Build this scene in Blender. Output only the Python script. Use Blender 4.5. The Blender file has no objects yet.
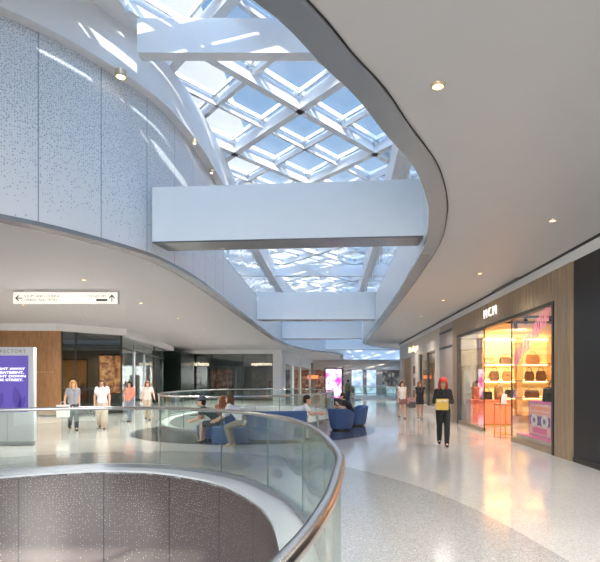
import bpy, bmesh, math, random
from mathutils import Vector, Matrix, geometry
random.seed(7)
C = bpy.context.scene.collection
R = math.radians
PI = math.pi

# ------------------------------------------------------------------ materials
def newmat(name):
    m = bpy.data.materials.new(name); m.use_nodes = True
    nt = m.node_tree
    return m, nt, nt.nodes['Principled BSDF']

def paint(name, col, rough=0.5, metal=0.0, spec=0.5, var=0.0, vscale=3.0, coat=0.0):
    m, nt, b = newmat(name)
    b.inputs['Roughness'].default_value = rough
    b.inputs['Metallic'].default_value = metal
    b.inputs['Specular IOR Level'].default_value = spec
    b.inputs['Coat Weight'].default_value = coat
    tc = nt.nodes.new('ShaderNodeTexCoord'); nz = nt.nodes.new('ShaderNodeTexNoise')
    nz.inputs['Scale'].default_value = vscale; nz.inputs['Detail'].default_value = 4
    mp = nt.nodes.new('ShaderNodeMix'); mp.data_type = 'RGBA'
    v = var if var else 0.03
    mp.inputs[6].default_value = tuple(max(0, c*(1-v)) for c in col)+(1,)
    mp.inputs[7].default_value = tuple(min(1, c*(1+v)) for c in col)+(1,)
    nt.links.new(tc.outputs['Object'], nz.inputs['Vector'])
    nt.links.new(nz.outputs['Fac'], mp.inputs[0])
    nt.links.new(mp.outputs[2], b.inputs['Base Color'])
    return m

def emit(name, col, strength):
    m, nt, b = newmat(name)
    b.inputs['Base Color'].default_value = (*col, 1)
    b.inputs['Emission Color'].default_value = (*col, 1)
    b.inputs['Emission Strength'].default_value = strength
    b.inputs['Roughness'].default_value = 0.4
    return m

def terrazzo(name, base, chip, dark, rough=0.13, spec=0.5):
    m, nt, b = newmat(name)
    N, L = nt.nodes, nt.links
    tc = N.new('ShaderNodeTexCoord')
    vo = N.new('ShaderNodeTexVoronoi'); vo.inputs['Scale'].default_value = 95
    L.new(tc.outputs['Object'], vo.inputs['Vector'])
    cr = N.new('ShaderNodeValToRGB')
    e = cr.color_ramp.elements
    e[0].position = 0.0; e[0].color = (*dark, 1)
    e[1].position = 1.0; e[1].color = (*chip, 1)
    for p, c in ((0.18, dark), (0.26, base), (0.75, base), (0.85, chip)):
        x = e.new(p); x.color = (*c, 1)
    sx = N.new('ShaderNodeSeparateColor')
    L.new(vo.outputs['Color'], sx.inputs[0]); L.new(sx.outputs[0], cr.inputs[0])
    nz = N.new('ShaderNodeTexNoise'); nz.inputs['Scale'].default_value = 0.6
    L.new(tc.outputs['Object'], nz.inputs['Vector'])
    mx = N.new('ShaderNodeMix'); mx.data_type = 'RGBA'; mx.blend_type = 'MULTIPLY'; mx.inputs[0].default_value = 0.12
    L.new(cr.outputs[0], mx.inputs[6]); L.new(nz.outputs['Fac'], mx.inputs[7])
    L.new(mx.outputs[2], b.inputs['Base Color'])
    b.inputs['Roughness'].default_value = rough
    b.inputs['Specular IOR Level'].default_value = spec
    b.inputs['Coat Weight'].default_value = 0.35
    b.inputs['Coat Roughness'].default_value = 0.06
    return m

def perforated(name, base, dot, scale, rmin, rmax, v0, v1, seam, seamcol, rough, dmin=0.12, spec=0.5):
    """dotted panel; UV in metres; dots thin out from v1 to v0"""
    m, nt, b = newmat(name)
    N, L = nt.nodes, nt.links
    uv = N.new('ShaderNodeUVMap')
    vo = N.new('ShaderNodeTexVoronoi'); vo.voronoi_dimensions = '2D'; vo.inputs['Scale'].default_value = scale
    vo.inputs['Randomness'].default_value = 0.75
    L.new(uv.outputs[0], vo.inputs['Vector'])
    sx = N.new('ShaderNodeSeparateXYZ'); L.new(uv.outputs[0], sx.inputs[0])
    mr = N.new('ShaderNodeMapRange')
    mr.inputs['From Min'].default_value = v0; mr.inputs['From Max'].default_value = v1
    mr.inputs['To Min'].default_value = dmin; mr.inputs['To Max'].default_value = 1.0
    L.new(sx.outputs['Y'], mr.inputs['Value'])
    sc = N.new('ShaderNodeSeparateColor'); L.new(vo.outputs['Color'], sc.inputs[0])
    def math_(op, a, bb):
        n = N.new('ShaderNodeMath'); n.operation = op
        for i, x in enumerate((a, bb)):
            if x is None: continue
            if isinstance(x, (int, float)): n.inputs[i].default_value = x
            else: L.new(x, n.inputs[i])
        return n.outputs[0]
    keep = math_('LESS_THAN', sc.outputs[0], mr.outputs[0])
    rad = math_('ADD', math_('MULTIPLY', sc.outputs[1], rmax-rmin), rmin)
    dotm = math_('MULTIPLY', math_('LESS_THAN', vo.outputs['Distance'], rad), keep)
    fr = math_('FRACT', math_('DIVIDE', sx.outputs['X'], seam), None)
    sm = math_('LESS_THAN', fr, 0.022/seam)
    m1 = N.new('ShaderNodeMix'); m1.data_type = 'RGBA'
    m1.inputs[6].default_value = (*base, 1); m1.inputs[7].default_value = (*dot, 1)
    L.new(dotm, m1.inputs[0])
    m2 = N.new('ShaderNodeMix'); m2.data_type = 'RGBA'; m2.inputs[7].default_value = (*seamcol, 1)
    L.new(m1.outputs[2], m2.inputs[6]); L.new(sm, m2.inputs[0])
    L.new(m2.outputs[2], b.inputs['Base Color'])
    b.inputs['Roughness'].default_value = rough
    b.inputs['Specular IOR Level'].default_value = spec
    return m

def glass(name, tint=(0.93, 0.97, 0.95), refl=1.0, base_refl=0.015):
    m = bpy.data.materials.new(name); m.use_nodes = True
    nt = m.node_tree; N, L = nt.nodes, nt.links
    N.remove(N['Principled BSDF']); out = N['Material Output']
    t = N.new('ShaderNodeBsdfTransparent'); t.inputs[0].default_value = (*tint, 1)
    g = N.new('ShaderNodeBsdfGlossy'); g.inputs['Roughness'].default_value = 0.02
    g.inputs[0].default_value = (0.95, 1, 0.98, 1)
    lw = N.new('ShaderNodeLayerWeight'); lw.inputs[0].default_value = 0.5
    pw = N.new('ShaderNodeMath'); pw.operation = 'POWER'; pw.inputs[1].default_value = 5.0
    L.new(lw.outputs['Facing'], pw.inputs[0])
    mu = N.new('ShaderNodeMath'); mu.operation = 'MULTIPLY_ADD'; mu.inputs[1].default_value = refl; mu.inputs[2].default_value = base_refl
    mu.use_clamp = True
    L.new(pw.outputs[0], mu.inputs[0])
    mx = N.new('ShaderNodeMixShader')
    L.new(mu.outputs[0], mx.inputs[0]); L.new(t.outputs[0], mx.inputs[1]); L.new(g.outputs[0], mx.inputs[2])
    L.new(mx.outputs[0], out.inputs[0])
    return m

def wood(name, c1, c2, scale=1.2, rough=0.35):
    m, nt, b = newmat(name)
    N, L = nt.nodes, nt.links
    tc = N.new('ShaderNodeTexCoord'); mp = N.new('ShaderNodeMapping')
    mp.inputs['Scale'].default_value = (scale*3, scale*3, scale*0.35)
    L.new(tc.outputs['Object'], mp.inputs['Vector'])
    nz = N.new('ShaderNodeTexNoise'); nz.inputs['Scale'].default_value = 4; nz.inputs['Detail'].default_value = 6
    nz.inputs['Distortion'].default_value = 0.8
    L.new(mp.outputs[0], nz.inputs['Vector'])
    cr = N.new('ShaderNodeValToRGB')
    cr.color_ramp.elements[0].position = 0.35; cr.color_ramp.elements[0].color = (*c1, 1)
    cr.color_ramp.elements[1].position = 0.7; cr.color_ramp.elements[1].color = (*c2, 1)
    L.new(nz.outputs['Fac'], cr.inputs[0]); L.new(cr.outputs[0], b.inputs['Base Color'])
    b.inputs['Roughness'].default_value = rough
    return m

def blotches(name, cols, scale, strength, detail=3):
    """coloured moving-image screen"""
    m, nt, b = newmat(name)
    N, L = nt.nodes, nt.links
    tc = N.new('ShaderNodeTexCoord')
    nz = N.new('ShaderNodeTexNoise'); nz.inputs['Scale'].default_value = scale; nz.inputs['Detail'].default_value = detail
    L.new(tc.outputs['Object'], nz.inputs['Vector'])
    cr = N.new('ShaderNodeValToRGB')
    e = cr.color_ramp.elements
    e[0].position = 0.3; e[0].color = (*cols[0], 1)
    e[1].position = 0.7; e[1].color = (*cols[-1], 1)
    n = len(cols)
    for i in range(1, n-1):
        x = e.new(0.3+0.4*i/(n-1)); x.color = (*cols[i], 1)
    L.new(nz.outputs['Fac'], cr.inputs[0])
    L.new(cr.outputs[0], b.inputs['Base Color']); L.new(cr.outputs[0], b.inputs['Emission Color'])
    b.inputs['Emission Strength'].default_value = strength
    return m

M = dict(
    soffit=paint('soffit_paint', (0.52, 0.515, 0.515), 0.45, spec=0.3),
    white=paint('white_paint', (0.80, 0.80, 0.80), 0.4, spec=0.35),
    upper=paint('upper_white', (0.74, 0.78, 0.82), 0.35, spec=0.4),
    bulk=paint('bulkhead_panel', (0.69, 0.745, 0.78), 0.25, spec=0.5),
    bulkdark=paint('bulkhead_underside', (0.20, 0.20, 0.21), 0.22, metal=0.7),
    steelwhite=paint('white_steel', (0.78, 0.80, 0.82), 0.35),
    ring=paint('ring_metal', (0.285, 0.30, 0.32), 0.25, metal=0.5),
    black=paint('black_gap', (0.01, 0.01, 0.01), 0.6),
    steel=paint('brushed_steel', (0.62, 0.60, 0.58), 0.22, metal=1.0),
    shoe=paint('shoe_metal', (0.42, 0.43, 0.45), 0.3, metal=0.8),
    ledge=paint('ledge_stone', (0.78, 0.80, 0.82), 0.25),
    floor=terrazzo('terrazzo_light', (0.60, 0.585, 0.565), (0.68, 0.67, 0.66), (0.50, 0.49, 0.48)),
    band=terrazzo('terrazzo_grey', (0.43, 0.425, 0.42), (0.54, 0.54, 0.54), (0.33, 0.33, 0.33)),
    rug=terrazzo('terrazzo_dark', (0.055, 0.055, 0.065), (0.10, 0.10, 0.11), (0.03, 0.03, 0.035), 0.2),
    joint=paint('floor_joint', (0.40, 0.395, 0.39), 0.15),
    lowfloor=paint('lower_floor', (0.45, 0.43, 0.42), 0.3),
    perfwall=perforated('perforated_white', (0.71, 0.745, 0.77), (0.34, 0.42, 0.52), 27, 0.16, 0.36, 4.4, 6.3, 1.12, (0.30, 0.36, 0.44), 0.35, 0.05),
    perfdark=perforated('perforated_brown', (0.11, 0.088, 0.084), (0.50, 0.45, 0.44), 22, 0.08, 0.18, -1.5, -0.3, 1.32, (0.02, 0.02, 0.02), 0.3, 0.12),
    perflight=perforated('perforated_pale', (0.62, 0.62, 0.60), (0.4, 0.4, 0.4), 15, 0.1, 0.2, -1.5, -0.3, 1.5, (0.4, 0.4, 0.4), 0.35, 0.2),
    glass=glass('clear_glass'),
    skyglass=glass('skylight_glass', (0.97, 0.98, 0.99), 0.5, 0.0),
    edge=paint('glass_edge', (0.10, 0.17, 0.16), 0.2),
    darkglass=glass('smoked_glass', (0.66, 0.69, 0.70), 1.3, 0.14),
    shopglass=glass('shop_glass', (0.93, 0.94, 0.94), 1.2, 0.03),
    wood=wood('walnut_panel', (0.27, 0.135, 0.055), (0.40, 0.215, 0.10)),
    woodlight=wood('oak_door', (0.42, 0.25, 0.12), (0.60, 0.40, 0.22)),
    bronze=paint('bronze_rib', (0.36, 0.27, 0.175), 0.33, metal=0.45, var=0.08),
    blackwall=paint('black_panel', (0.012, 0.013, 0.015), 0.45),
    blackgreen=paint('black_pier', (0.008, 0.016, 0.013), 0.2),
    frame=paint('dark_frame', (0.035, 0.032, 0.03), 0.35, metal=0.3),
    stone=paint('cream_stone', (0.60, 0.52, 0.44), 0.35, var=0.06),
    stonebrown=paint('brown_stone', (0.34, 0.27, 0.22), 0.3, var=0.08),
    signwhite=emit('sign_white', (1.0, 0.97, 0.92), 0.6),
    signwarm=emit('sign_warm', (1.0, 0.88, 0.66), 0.6),
    lightbox=emit('lightbox_face', (1.0, 0.95, 0.87), 0.30),
    ink=paint('sign_ink', (0.08, 0.075, 0.07), 0.5),
    inkgrey=paint('sign_ink_grey', (0.22, 0.21, 0.20), 0.5),
    lamp=emit('lamp_lens', (1.0, 0.78, 0.45), 3.0),
    lamptrim=paint('lamp_trim', (0.66, 0.52, 0.34), 0.3, metal=0.6),
    shopwall=paint('warm_wall', (0.86, 0.62, 0.30), 0.6),
    shopdark=paint('shop_dark', (0.06, 0.06, 0.06), 0.5),
    shopgrey=paint('shop_grey', (0.30, 0.31, 0.31), 0.5),
    shopgreen=paint('shop_green', (0.05, 0.075, 0.06), 0.5),
    shelf=paint('shelf_wood', (0.32, 0.17, 0.08), 0.4),
    led=emit('led_strip', (1.0, 0.78, 0.38), 7.0),
    pinkbox=paint('coral_laminate', (0.80, 0.20, 0.13), 0.4),
    tan=paint('tan_leather', (0.36, 0.17, 0.07), 0.45),
    brownleather=paint('brown_leather', (0.13, 0.06, 0.03), 0.45),
    blackleather=paint('black_leather', (0.02, 0.02, 0.022), 0.35),
    whiteleather=paint('white_leather', (0.75, 0.73, 0.70), 0.45),
    brass=paint('brass', (0.62, 0.38, 0.16), 0.25, metal=0.9),
    pink=paint('poster_pink', (0.85, 0.16, 0.42), 0.5),
    palepink=paint('poster_palepink', (0.88, 0.50, 0.55), 0.5),
    orange=paint('poster_orange', (0.90, 0.30, 0.16), 0.5),
    purple=paint('poster_purple', (0.20, 0.09, 0.36), 0.5),
    posterwhite=paint('poster_white', (0.85, 0.84, 0.86), 0.5),
    vinyl=paint('pink_vinyl', (0.78, 0.30, 0.42), 0.5),
    vinylpurple=paint('violet_vinyl', (0.55, 0.25, 0.45), 0.5),
    screen=emit('violet_screen', (0.10, 0.072, 0.34), 0.45),
    petal=emit('violet_petal', (0.07, 0.047, 0.26), 0.45),
    kiosk=paint('kiosk_shell', (0.62, 0.64, 0.67), 0.35),
    kioskbase=paint('kiosk_base', (0.42, 0.43, 0.45), 0.35),
    totem=blotches('pink_screen', [(0.55, 0.02, 0.25), (0.8, 0.1, 0.5), (0.95, 0.75, 0.9), (1, 0.95, 1.0)], 2.6, 1.0),
    sofa=paint('blue_fabric', (0.055, 0.105, 0.25), 0.8, var=0.12, vscale=30),
    sofalight=paint('blue_fabric_light', (0.075, 0.15, 0.34), 0.8, var=0.12, vscale=30),
    table=paint('table_top', (0.72, 0.70, 0.68), 0.3),
    poster1=blotches('orange_display', [(0.05, 0.02, 0.015), (0.25, 0.06, 0.02), (0.7, 0.30, 0.08), (0.9, 0.62, 0.3)], 3.5, 1.0, 5),
    poster2=blotches('red_display', [(0.03, 0.025, 0.02), (0.13, 0.05, 0.03), (0.32, 0.14, 0.08), (0.5, 0.35, 0.25)], 2.5, 0.3, 5),
    poster3=blotches('dim_display', [(0.02, 0.02, 0.02), (0.06, 0.05, 0.04), (0.16, 0.13, 0.10), (0.4, 0.32, 0.22)], 2.2, 0.35, 6),
    poster4=blotches('pale_display', [(0.30, 0.38, 0.45), (0.5, 0.6, 0.68), (0.7, 0.78, 0.84), (0.9, 0.9, 0.95)], 1.0, 0.5, 2),
    roof=paint('roof_membrane', (0.7, 0.7, 0.7), 0.6),
    outwall=paint('white_render', (0.46, 0.45, 0.43), 0.6),
    skin=paint('skin', (0.62, 0.36, 0.25), 0.5),
    skintan=paint('skin_tan', (0.50, 0.27, 0.17), 0.5),
    eye=paint('eye_dark', (0.02, 0.015, 0.01), 0.3),
    lip=paint('lip', (0.45, 0.15, 0.13), 0.5),
)
def mirrorglass(name):
    m, nt, b = newmat(name)
    b.inputs['Base Color'].default_value = (.72, .77, .80, 1); b.inputs['Metallic'].default_value = .75; b.inputs['Roughness'].default_value = .04
    tc = nt.nodes.new('ShaderNodeTexCoord'); nz = nt.nodes.new('ShaderNodeTexNoise'); nz.inputs['Scale'].default_value = .9; nz.inputs['Detail'].default_value = 1
    bp = nt.nodes.new('ShaderNodeBump'); bp.inputs['Strength'].default_value = .12; bp.inputs['Distance'].default_value = .3
    nt.links.new(tc.outputs['Object'], nz.inputs['Vector']); nt.links.new(nz.outputs['Fac'], bp.inputs['Height']); nt.links.new(bp.outputs[0], b.inputs['Normal'])
    return m
M['sideglass'] = mirrorglass('side_glazing')
def cloth(name, col):
    k = 'cloth_'+name
    if k not in M: M[k] = paint(k, col, 0.85, var=0.10, vscale=25)
    return M[k]

# ------------------------------------------------------------------ mesh helpers
class MB:
    def __init__(self): self.bm = bmesh.new(); self.uv = None; self.mi = 0
    def quad(self, a, b, c, d):
        v = [self.bm.verts.new(p) for p in (a, b, c, d)]
        f = self.bm.faces.new(v); f.material_index = self.mi; return f
    def box(self, x0, y0, z0, x1, y1, z1, bev=0.0):
        bm = self.bm
        v = [bm.verts.new((x, y, z)) for x in (x0, x1) for y in (y0, y1) for z in (z0, z1)]
        fs = [bm.faces.new([v[i] for i in q]) for q in ((0,1,3,2),(4,6,7,5),(0,4,5,1),(2,3,7,6),(0,2,6,4),(1,5,7,3))]
        for f in fs: f.material_index = self.mi
        if bev:
            es = {e for f in fs for e in f.edges}
            bmesh.ops.bevel(bm, geom=list(es), offset=bev, segments=2, affect='EDGES')
        return self
    def prism(self, pts, z0, z1, cap=True):
        bm = self.bm; n = len(pts)
        lo = [bm.verts.new((p[0], p[1], z0)) for p in pts]; hi = [bm.verts.new((p[0], p[1], z1)) for p in pts]
        for i in range(n):
            j = (i+1) % n
            f = bm.faces.new((lo[i], lo[j], hi[j], hi[i])); f.material_index = self.mi
        if cap:
            bm.faces.new(hi).material_index = self.mi; bm.faces.new(lo[::-1]).material_index = self.mi
        return self
    def rings(self, rings, cap=True, closed=True):
        bm = self.bm
        vs = [[bm.verts.new(p) for p in r] for r in rings]
        n = len(vs[0])
        for a, b in zip(vs[:-1], vs[1:]):
            for i in range(n if closed else n-1):
                j = (i+1) % n
                f = bm.faces.new((a[i], a[j], b[j], b[i])); f.material_index = self.mi
        if cap:
            for r, rev in ((vs[0], True), (vs[-1], False)):
                f = bm.faces.new(r[::-1] if rev else r); f.material_index = self.mi
        return self
    def lathe(self, prof, c=(0, 0, 0), n=24, cap=True):
        rr = [[(c[0]+r*math.cos(2*PI*i/n), c[1]+r*math.sin(2*PI*i/n), c[2]+z) for i in range(n)] for r, z in prof]
        return self.rings(rr, cap=cap)
    def bar(self, p0, p1, r0, r1=None, n=10):
        p0, p1 = Vector(p0), Vector(p1); r1 = r0 if r1 is None else r1
        d = (p1-p0).normalized()
        u = d.orthogonal().normalized(); w = d.cross(u)
        return self.rings([[p+u*(r*math.cos(2*PI*i/n))+w*(r*math.sin(2*PI*i/n)) for i in range(n)] for p, r in ((p0, r0), (p1, r1))])
    def tube(self, pts, r, n=12, closed=False):
        pts = [Vector(p) for p in pts]; N = len(pts); rr = []
        for i, p in enumerate(pts):
            a = pts[(i-1) % N] if closed or i else p
            b = pts[(i+1) % N] if closed or i < N-1 else p
            d = (b-a).normalized()
            up = Vector((0, 0, 1)) if abs(d.z) < 0.95 else Vector((1, 0, 0))
            s = d.cross(up).normalized(); t = s.cross(d)
            rr.append([p+s*(r*math.cos(2*PI*k/n))+t*(r*math.sin(2*PI*k/n)) for k in range(n)])
        if closed: rr.append(rr[0]); return self.rings(rr, cap=False)
        return self.rings(rr)
    def beam(self, p0, p1, w, h):
        """horizontal box beam; p = centre of underside"""
        p0, p1 = Vector(p0), Vector(p1); d = (p1-p0).normalized()
        s = Vector((d.y, -d.x, 0)).normalized()*(w/2); u = Vector((0, 0, h))
        return self.rings([[p-s, p+s, p+s+u, p-s+u] for p in (p0, p1)])
    def sphere(self, c, rx, ry=None, rz=None, n=12):
        ry = rx if ry is None else ry; rz = rx if rz is None else rz
        mat = Matrix.Translation(c) @ Matrix.Diagonal((rx, ry, rz, 1))
        bmesh.ops.create_uvsphere(self.bm, u_segments=n*2, v_segments=n, radius=1, matrix=mat)
        return self
    def strip(self, pts, z0, z1, closed=False, uvs=True):
        """vertical ribbon along plan points, with UVs in metres"""
        bm = self.bm
        lay = bm.loops.layers.uv.get('UVMap') or bm.loops.layers.uv.new('UVMap')
        P = list(pts)+([pts[0]] if closed else [])
        s = 0.0; prev = None
        for p in P:
            cur = (bm.verts.new((p[0], p[1], z0)), bm.verts.new((p[0], p[1], z1)))
            if prev:
                ds = math.dist(p[:2], lp[:2])
                f = bm.faces.new((prev[0], cur[0], cur[1], prev[1])); f.material_index = self.mi
                for l, t in zip(f.loops, ((s, z0), (s+ds, z0), (s+ds, z1), (s, z1))): l[lay].uv = t
                s += ds
            prev = cur; lp = p
        bmesh.ops.remove_doubles(bm, verts=bm.verts[:], dist=1e-5)
        return self
    def flat(self, outer, holes, z):
        loops = [[Vector((p[0], p[1], 0)) for p in l] for l in [outer]+holes]
        allp = [p for l in loops for p in l]
        vs = [self.bm.verts.new((p.x, p.y, z)) for p in allp]
        for t in geometry.tessellate_polygon(loops):
            try: self.bm.faces.new([vs[i] for i in t]).material_index = self.mi
            except ValueError: pass
        return self
    def build(self, name, mat, parent=None, smooth=35, loc=None, rz=0.0, norm=True):
        if norm: bmesh.ops.recalc_face_normals(self.bm, faces=self.bm.faces[:])
        if smooth:
            for f in self.bm.faces: f.smooth = True
            lim = R(smooth)
            for e in self.bm.edges:
                e.smooth = len(e.link_faces) == 2 and e.calc_face_angle(0) < lim
        me = bpy.data.meshes.new(name); self.bm.to_mesh(me); self.bm.free()
        for m in (mat if isinstance(mat, (list, tuple)) else [mat]): me.materials.append(m)
        o = bpy.data.objects.new(name, me); C.objects.link(o)
        if parent: o.parent = parent
        if loc: o.location = loc
        o.rotation_euler.z = rz
        return o

def tag(o, label=None, cat=None, group=None, kind=None):
    if label: o['label'] = label
    if cat: o['category'] = cat
    if group: o['group'] = group
    if kind: o['kind'] = kind
    return o
def empty(name, loc=(0, 0, 0), rz=0.0, label=None, cat=None, group=None, kind=None):
    o = bpy.data.objects.new(name, None); C.objects.link(o); o.empty_display_size = 0.1
    o.location = loc; o.rotation_euler.z = rz
    return tag(o, label, cat, group, kind)
def struct(o): o['kind'] = 'structure'; return o
def text_mb(s, size, depth, spacing=1.0, shear=0.0, bold=0.0):
    cu = bpy.data.curves.new('text', 'FONT'); cu.body = s; cu.size = size; cu.extrude = depth/2
    cu.align_x = 'CENTER'; cu.align_y = 'CENTER'; cu.space_character = spacing; cu.shear = shear; cu.offset = bold
    cu.resolution_u = 3
    o = bpy.data.objects.new('text', cu); C.objects.link(o)
    dg = bpy.context.evaluated_depsgraph_get()
    me = bpy.data.meshes.new_from_object(o.evaluated_get(dg))
    bpy.data.objects.remove(o); bpy.data.curves.remove(cu)
    mb = MB(); mb.bm.from_mesh(me); bpy.data.meshes.remove(me)
    return mb
def text_on(name, s, size, depth, mat, parent, origin, xdir, sx=1.0, **k):
    """upright text; reads along xdir, stands up along Z"""
    mb = text_mb(s, size, depth, **k)
    x = Vector(xdir).normalized(); z = Vector((0, 0, 1)); n = x.cross(z)
    mt = Matrix(((x.x*sx, z.x, n.x, origin[0]), (x.y*sx, z.y, n.y, origin[1]), (x.z*sx, z.z, n.z, origin[2]), (0, 0, 0, 1)))
    mb.bm.transform(mt)
    return mb.build(name, mat, parent, smooth=0)

def catmull(P, closed=True, step=0.15):
    n = len(P); out = []
    rng = range(n if closed else n-1)
    for i in rng:
        g = lambda k: Vector(P[k % n] if closed else P[min(max(k, 0), n-1)])
        a, b, c, d = g(i-1), g(i), g(i+1), g(i+2)
        m = max(2, int((c-b).length/0.05))
        for k in range(m):
            t = k/m
            out.append(0.5*((2*b)+(c-a)*t+(2*a-5*b+4*c-d)*t*t+(3*b-a-3*c+d)*t**3))
    if not closed: out.append(Vector(P[-1]))
    L = [0.0]
    seq = out+([out[0]] if closed else [])
    for p, q in zip(seq[:-1], seq[1:]): L.append(L[-1]+(q-p).length)
    cnt = max(4, int(round(L[-1]/step))); res = []; j = 0
    for k in range(cnt if closed else cnt+1):
        s = L[-1]*k/cnt
        while j < len(L)-2 and L[j+1] < s: j += 1
        t = (s-L[j])/max(1e-9, L[j+1]-L[j]); res.append(seq[j].lerp(seq[j+1], t))
    return res
def area(P): return 0.5*sum(P[i].x*P[(i+1) % len(P)].y-P[(i+1) % len(P)].x*P[i].y for i in range(len(P)))
def ccw(P): return P if area(P) > 0 else P[::-1]
def offset(P, d):
    """outward for d>0 (P counter-clockwise)"""
    n = len(P); out = []
    for i in range(n):
        t = (P[(i+1) % n]-P[i-1]).normalized()
        out.append(P[i]+Vector((t.y, -t.x))*d)
    return out

# ------------------------------------------------------------------ camera
cam = bpy.data.cameras.new('camera'); co = bpy.data.objects.new('camera', cam); C.objects.link(co)
co.location = (0, 0, 1.6); co.rotation_euler = (R(90), 0, 0)
cam.sensor_width = 36; cam.sensor_fit = 'HORIZONTAL'; cam.lens = 30
cam.shift_x = -32/600; cam.shift_y = 100/600; cam.clip_start = 0.05; cam.clip_end = 500
bpy.context.scene.camera = co
F = 500.0
def at(px, y, Y): return Vector(((px-332)/F*Y, Y, 1.6+(381-y)/F*Y))

# ------------------------------------------------------------------ plan outlines
void1 = ccw(catmull([Vector(p) for p in [(-.13, 1.38), (-.03, 1.94), (.02, 2.5), (.05, 3.25), (-.02, 4.03), (-.16, 5.0), (-.36, 5.9),
    (-.72, 6.84), (-1.5, 8.05), (-2.6, 8.9), (-3.5, 9.22), (-4.45, 9.2), (-5.7, 8.62), (-7.0, 7.5), (-7.8, 5.8), (-8.0, 4.0),
    (-7.5, 1.5), (-6.2, -.8), (-4.2, -1.8), (-2.2, -1.5), (-.9, -.3), (-.34, .7)]], step=0.15))
void1_in = offset(void1, -0.38)
void2 = ccw([Vector((-3.6+3.7*math.cos(t), 23.8+8.2*math.sin(t))) for t in [2*PI*i/240 for i in range(240)]])
void2_in = offset(void2, -0.4)
def roundrect(x0, y0, x1, y1, r, n=10):
    P = []
    for cx, cy, a in ((x1-r, y0+r, -90), (x1-r, y1-r, 0), (x0+r, y1-r, 90), (x0+r, y0+r, 180)):
        for k in range(n+1):
            P.append(Vector((cx+r*math.cos(R(a+90*k/n)), cy+r*math.sin(R(a+90*k/n)))))
    return P
def resample(P, step):
    seq = P+[P[0]]; L = [0]
    for p, q in zip(seq[:-1], seq[1:]): L.append(L[-1]+(q-p).length)
    cnt = int(L[-1]/step); res = []; j = 0
    for k in range(cnt):
        s = L[-1]*k/cnt
        while j < len(L)-2 and L[j+1] < s: j += 1
        res.append(seq[j].lerp(seq[j+1], (s-L[j])/max(1e-9, L[j+1]-L[j])))
    return res
void3 = ccw(resample(roundrect(1.9, 41.5, 5.4, 54.0, 0.6), 0.15))
void3_in = offset(void3, -0.2)
opening = ccw(catmull([Vector(p) for p in [(-.525, 3.41), (-.29, 3.72), (-.07, 4.11), (.23, 4.57), (.53, 5.18), (.76, 5.6), (1.06, 6.22),
    (1.36, 7.16), (1.54, 7.96), (1.75, 9.35), (1.84, 11.3), (1.95, 15.85), (2.0, 24), (1.98, 30), (2.02, 33), (2.35, 35.6), (3.4, 38), (5.5, 40.4),
    (9, 41.5), (13, 42.5), (14.2, 45), (14.2, 52), (13.5, 60), (9, 62), (4, 62), (1.7, 60.5), (1.2, 56), (1.15, 51), (.7, 47.8), (-.4, 45.4), (-1.7, 42.4), (-2.8, 38.2), (-3.35, 33.5),
    (-3.48, 28), (-3.46, 20), (-3.44, 13.5), (-3.62, 11.1), (-3.93, 9.98), (-4.6, 8.75), (-5.3, 7.93), (-6.6, 6.9), (-8.4, 6.0), (-9.6, 4.6),
    (-9.6, 2.6), (-8, 1.0), (-5.5, .6), (-3.2, 1.1), (-1.7, 2.1)]], step=0.2))

# ------------------------------------------------------------------ floors and voids
XL, XR, YB, YF = -16.5, 16.0, -9.0, 67.0
rect = [Vector((XL, YB)), Vector((XR, YB)), Vector((XR, YF)), Vector((XL, YF))]
fl = MB(); fl.flat(rect, [void1_in, void2_in, void3_in], 0.0)
struct(fl.build('floor', M['floor'], smooth=0))
st = MB(); st.flat(rect, [void1_in, void2_in, void3_in], -1.7)
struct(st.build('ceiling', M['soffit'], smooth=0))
lf = MB(); lf.box(XL, YB, -5.3, XR, YF, -5.2)
struct(lf.build('floor', M['lowfloor'], smooth=0))
def ring_strip(P, Q, z):
    mb = MB(); n = len(P)
    a = [mb.bm.verts.new((p.x, p.y, z)) for p in P]; b = [mb.bm.verts.new((p.x, p.y, z)) for p in Q]
    for i in range(n):
        j = (i+1) % n; mb.bm.faces.new((a[i], a[j], b[j], b[i]))
    return mb
band = ring_strip(offset(void1, 0.03), offset(void1, 2.15), 0.003)
tag(band.build('floor', M['band'], smooth=0), 'darker grey terrazzo band curving around the near void', None, None, 'structure')
# rug shaped inlay: disc minus the second void
rc, rr_ = Vector((-2.45, 16.35)), 3.85
def in_v2(p, g=0.06): return ((p.x+3.6)/(3.7+g))**2+((p.y-23.8)/(8.2+g))**2 < 1
circ = [rc+Vector((math.cos(2*PI*i/720), math.sin(2*PI*i/720)))*rr_ for i in range(720)]
out = [i for i in range(720) if not in_v2(circ[i])]
start = next(i for i in out if (i-1) % 720 not in out)
arc = []; i = start
while i in set(out): arc.append(circ[i]); i = (i+1) % 720
ell = [Vector((-3.6+3.76*math.cos(2*PI*k/720), 23.8+8.26*math.sin(2*PI*k/720))) for k in range(720)]
ellin = [p for p in ell if (p-rc).length < rr_]
ellin.sort(key=lambda p: p.x)
if (ellin[0]-arc[-1]).length > (ellin[-1]-arc[-1]).length: ellin.reverse()
rg = MB(); rg.flat(arc+ellin, [], 0.006)
tag(rg.build('floor', M['rug'], smooth=0), 'dark round floor inlay under the blue seating', None, None, 'structure')
# fine floor joints in the band
def joint(p, q, w=0.012, z=0.005):
    p, q = Vector(p), Vector(q); d = (q-p).normalized(); s = Vector((d.y, -d.x))*w/2
    mb = MB(); mb.quad((*(p-s), z), (*(p+s), z), (*(q+s), z), (*(q-s), z))
    return mb.build('trim_1', M['joint'], smooth=0)
for i in (30,):
    pass
for a, b in (((.12, 4.4), (2.0, 6.5)), ((-2.6, 9.0), (-3.0, 11.1)), ((.1, 2.2), (2.2, 1.9))):
    struct(joint(a, b))

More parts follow.
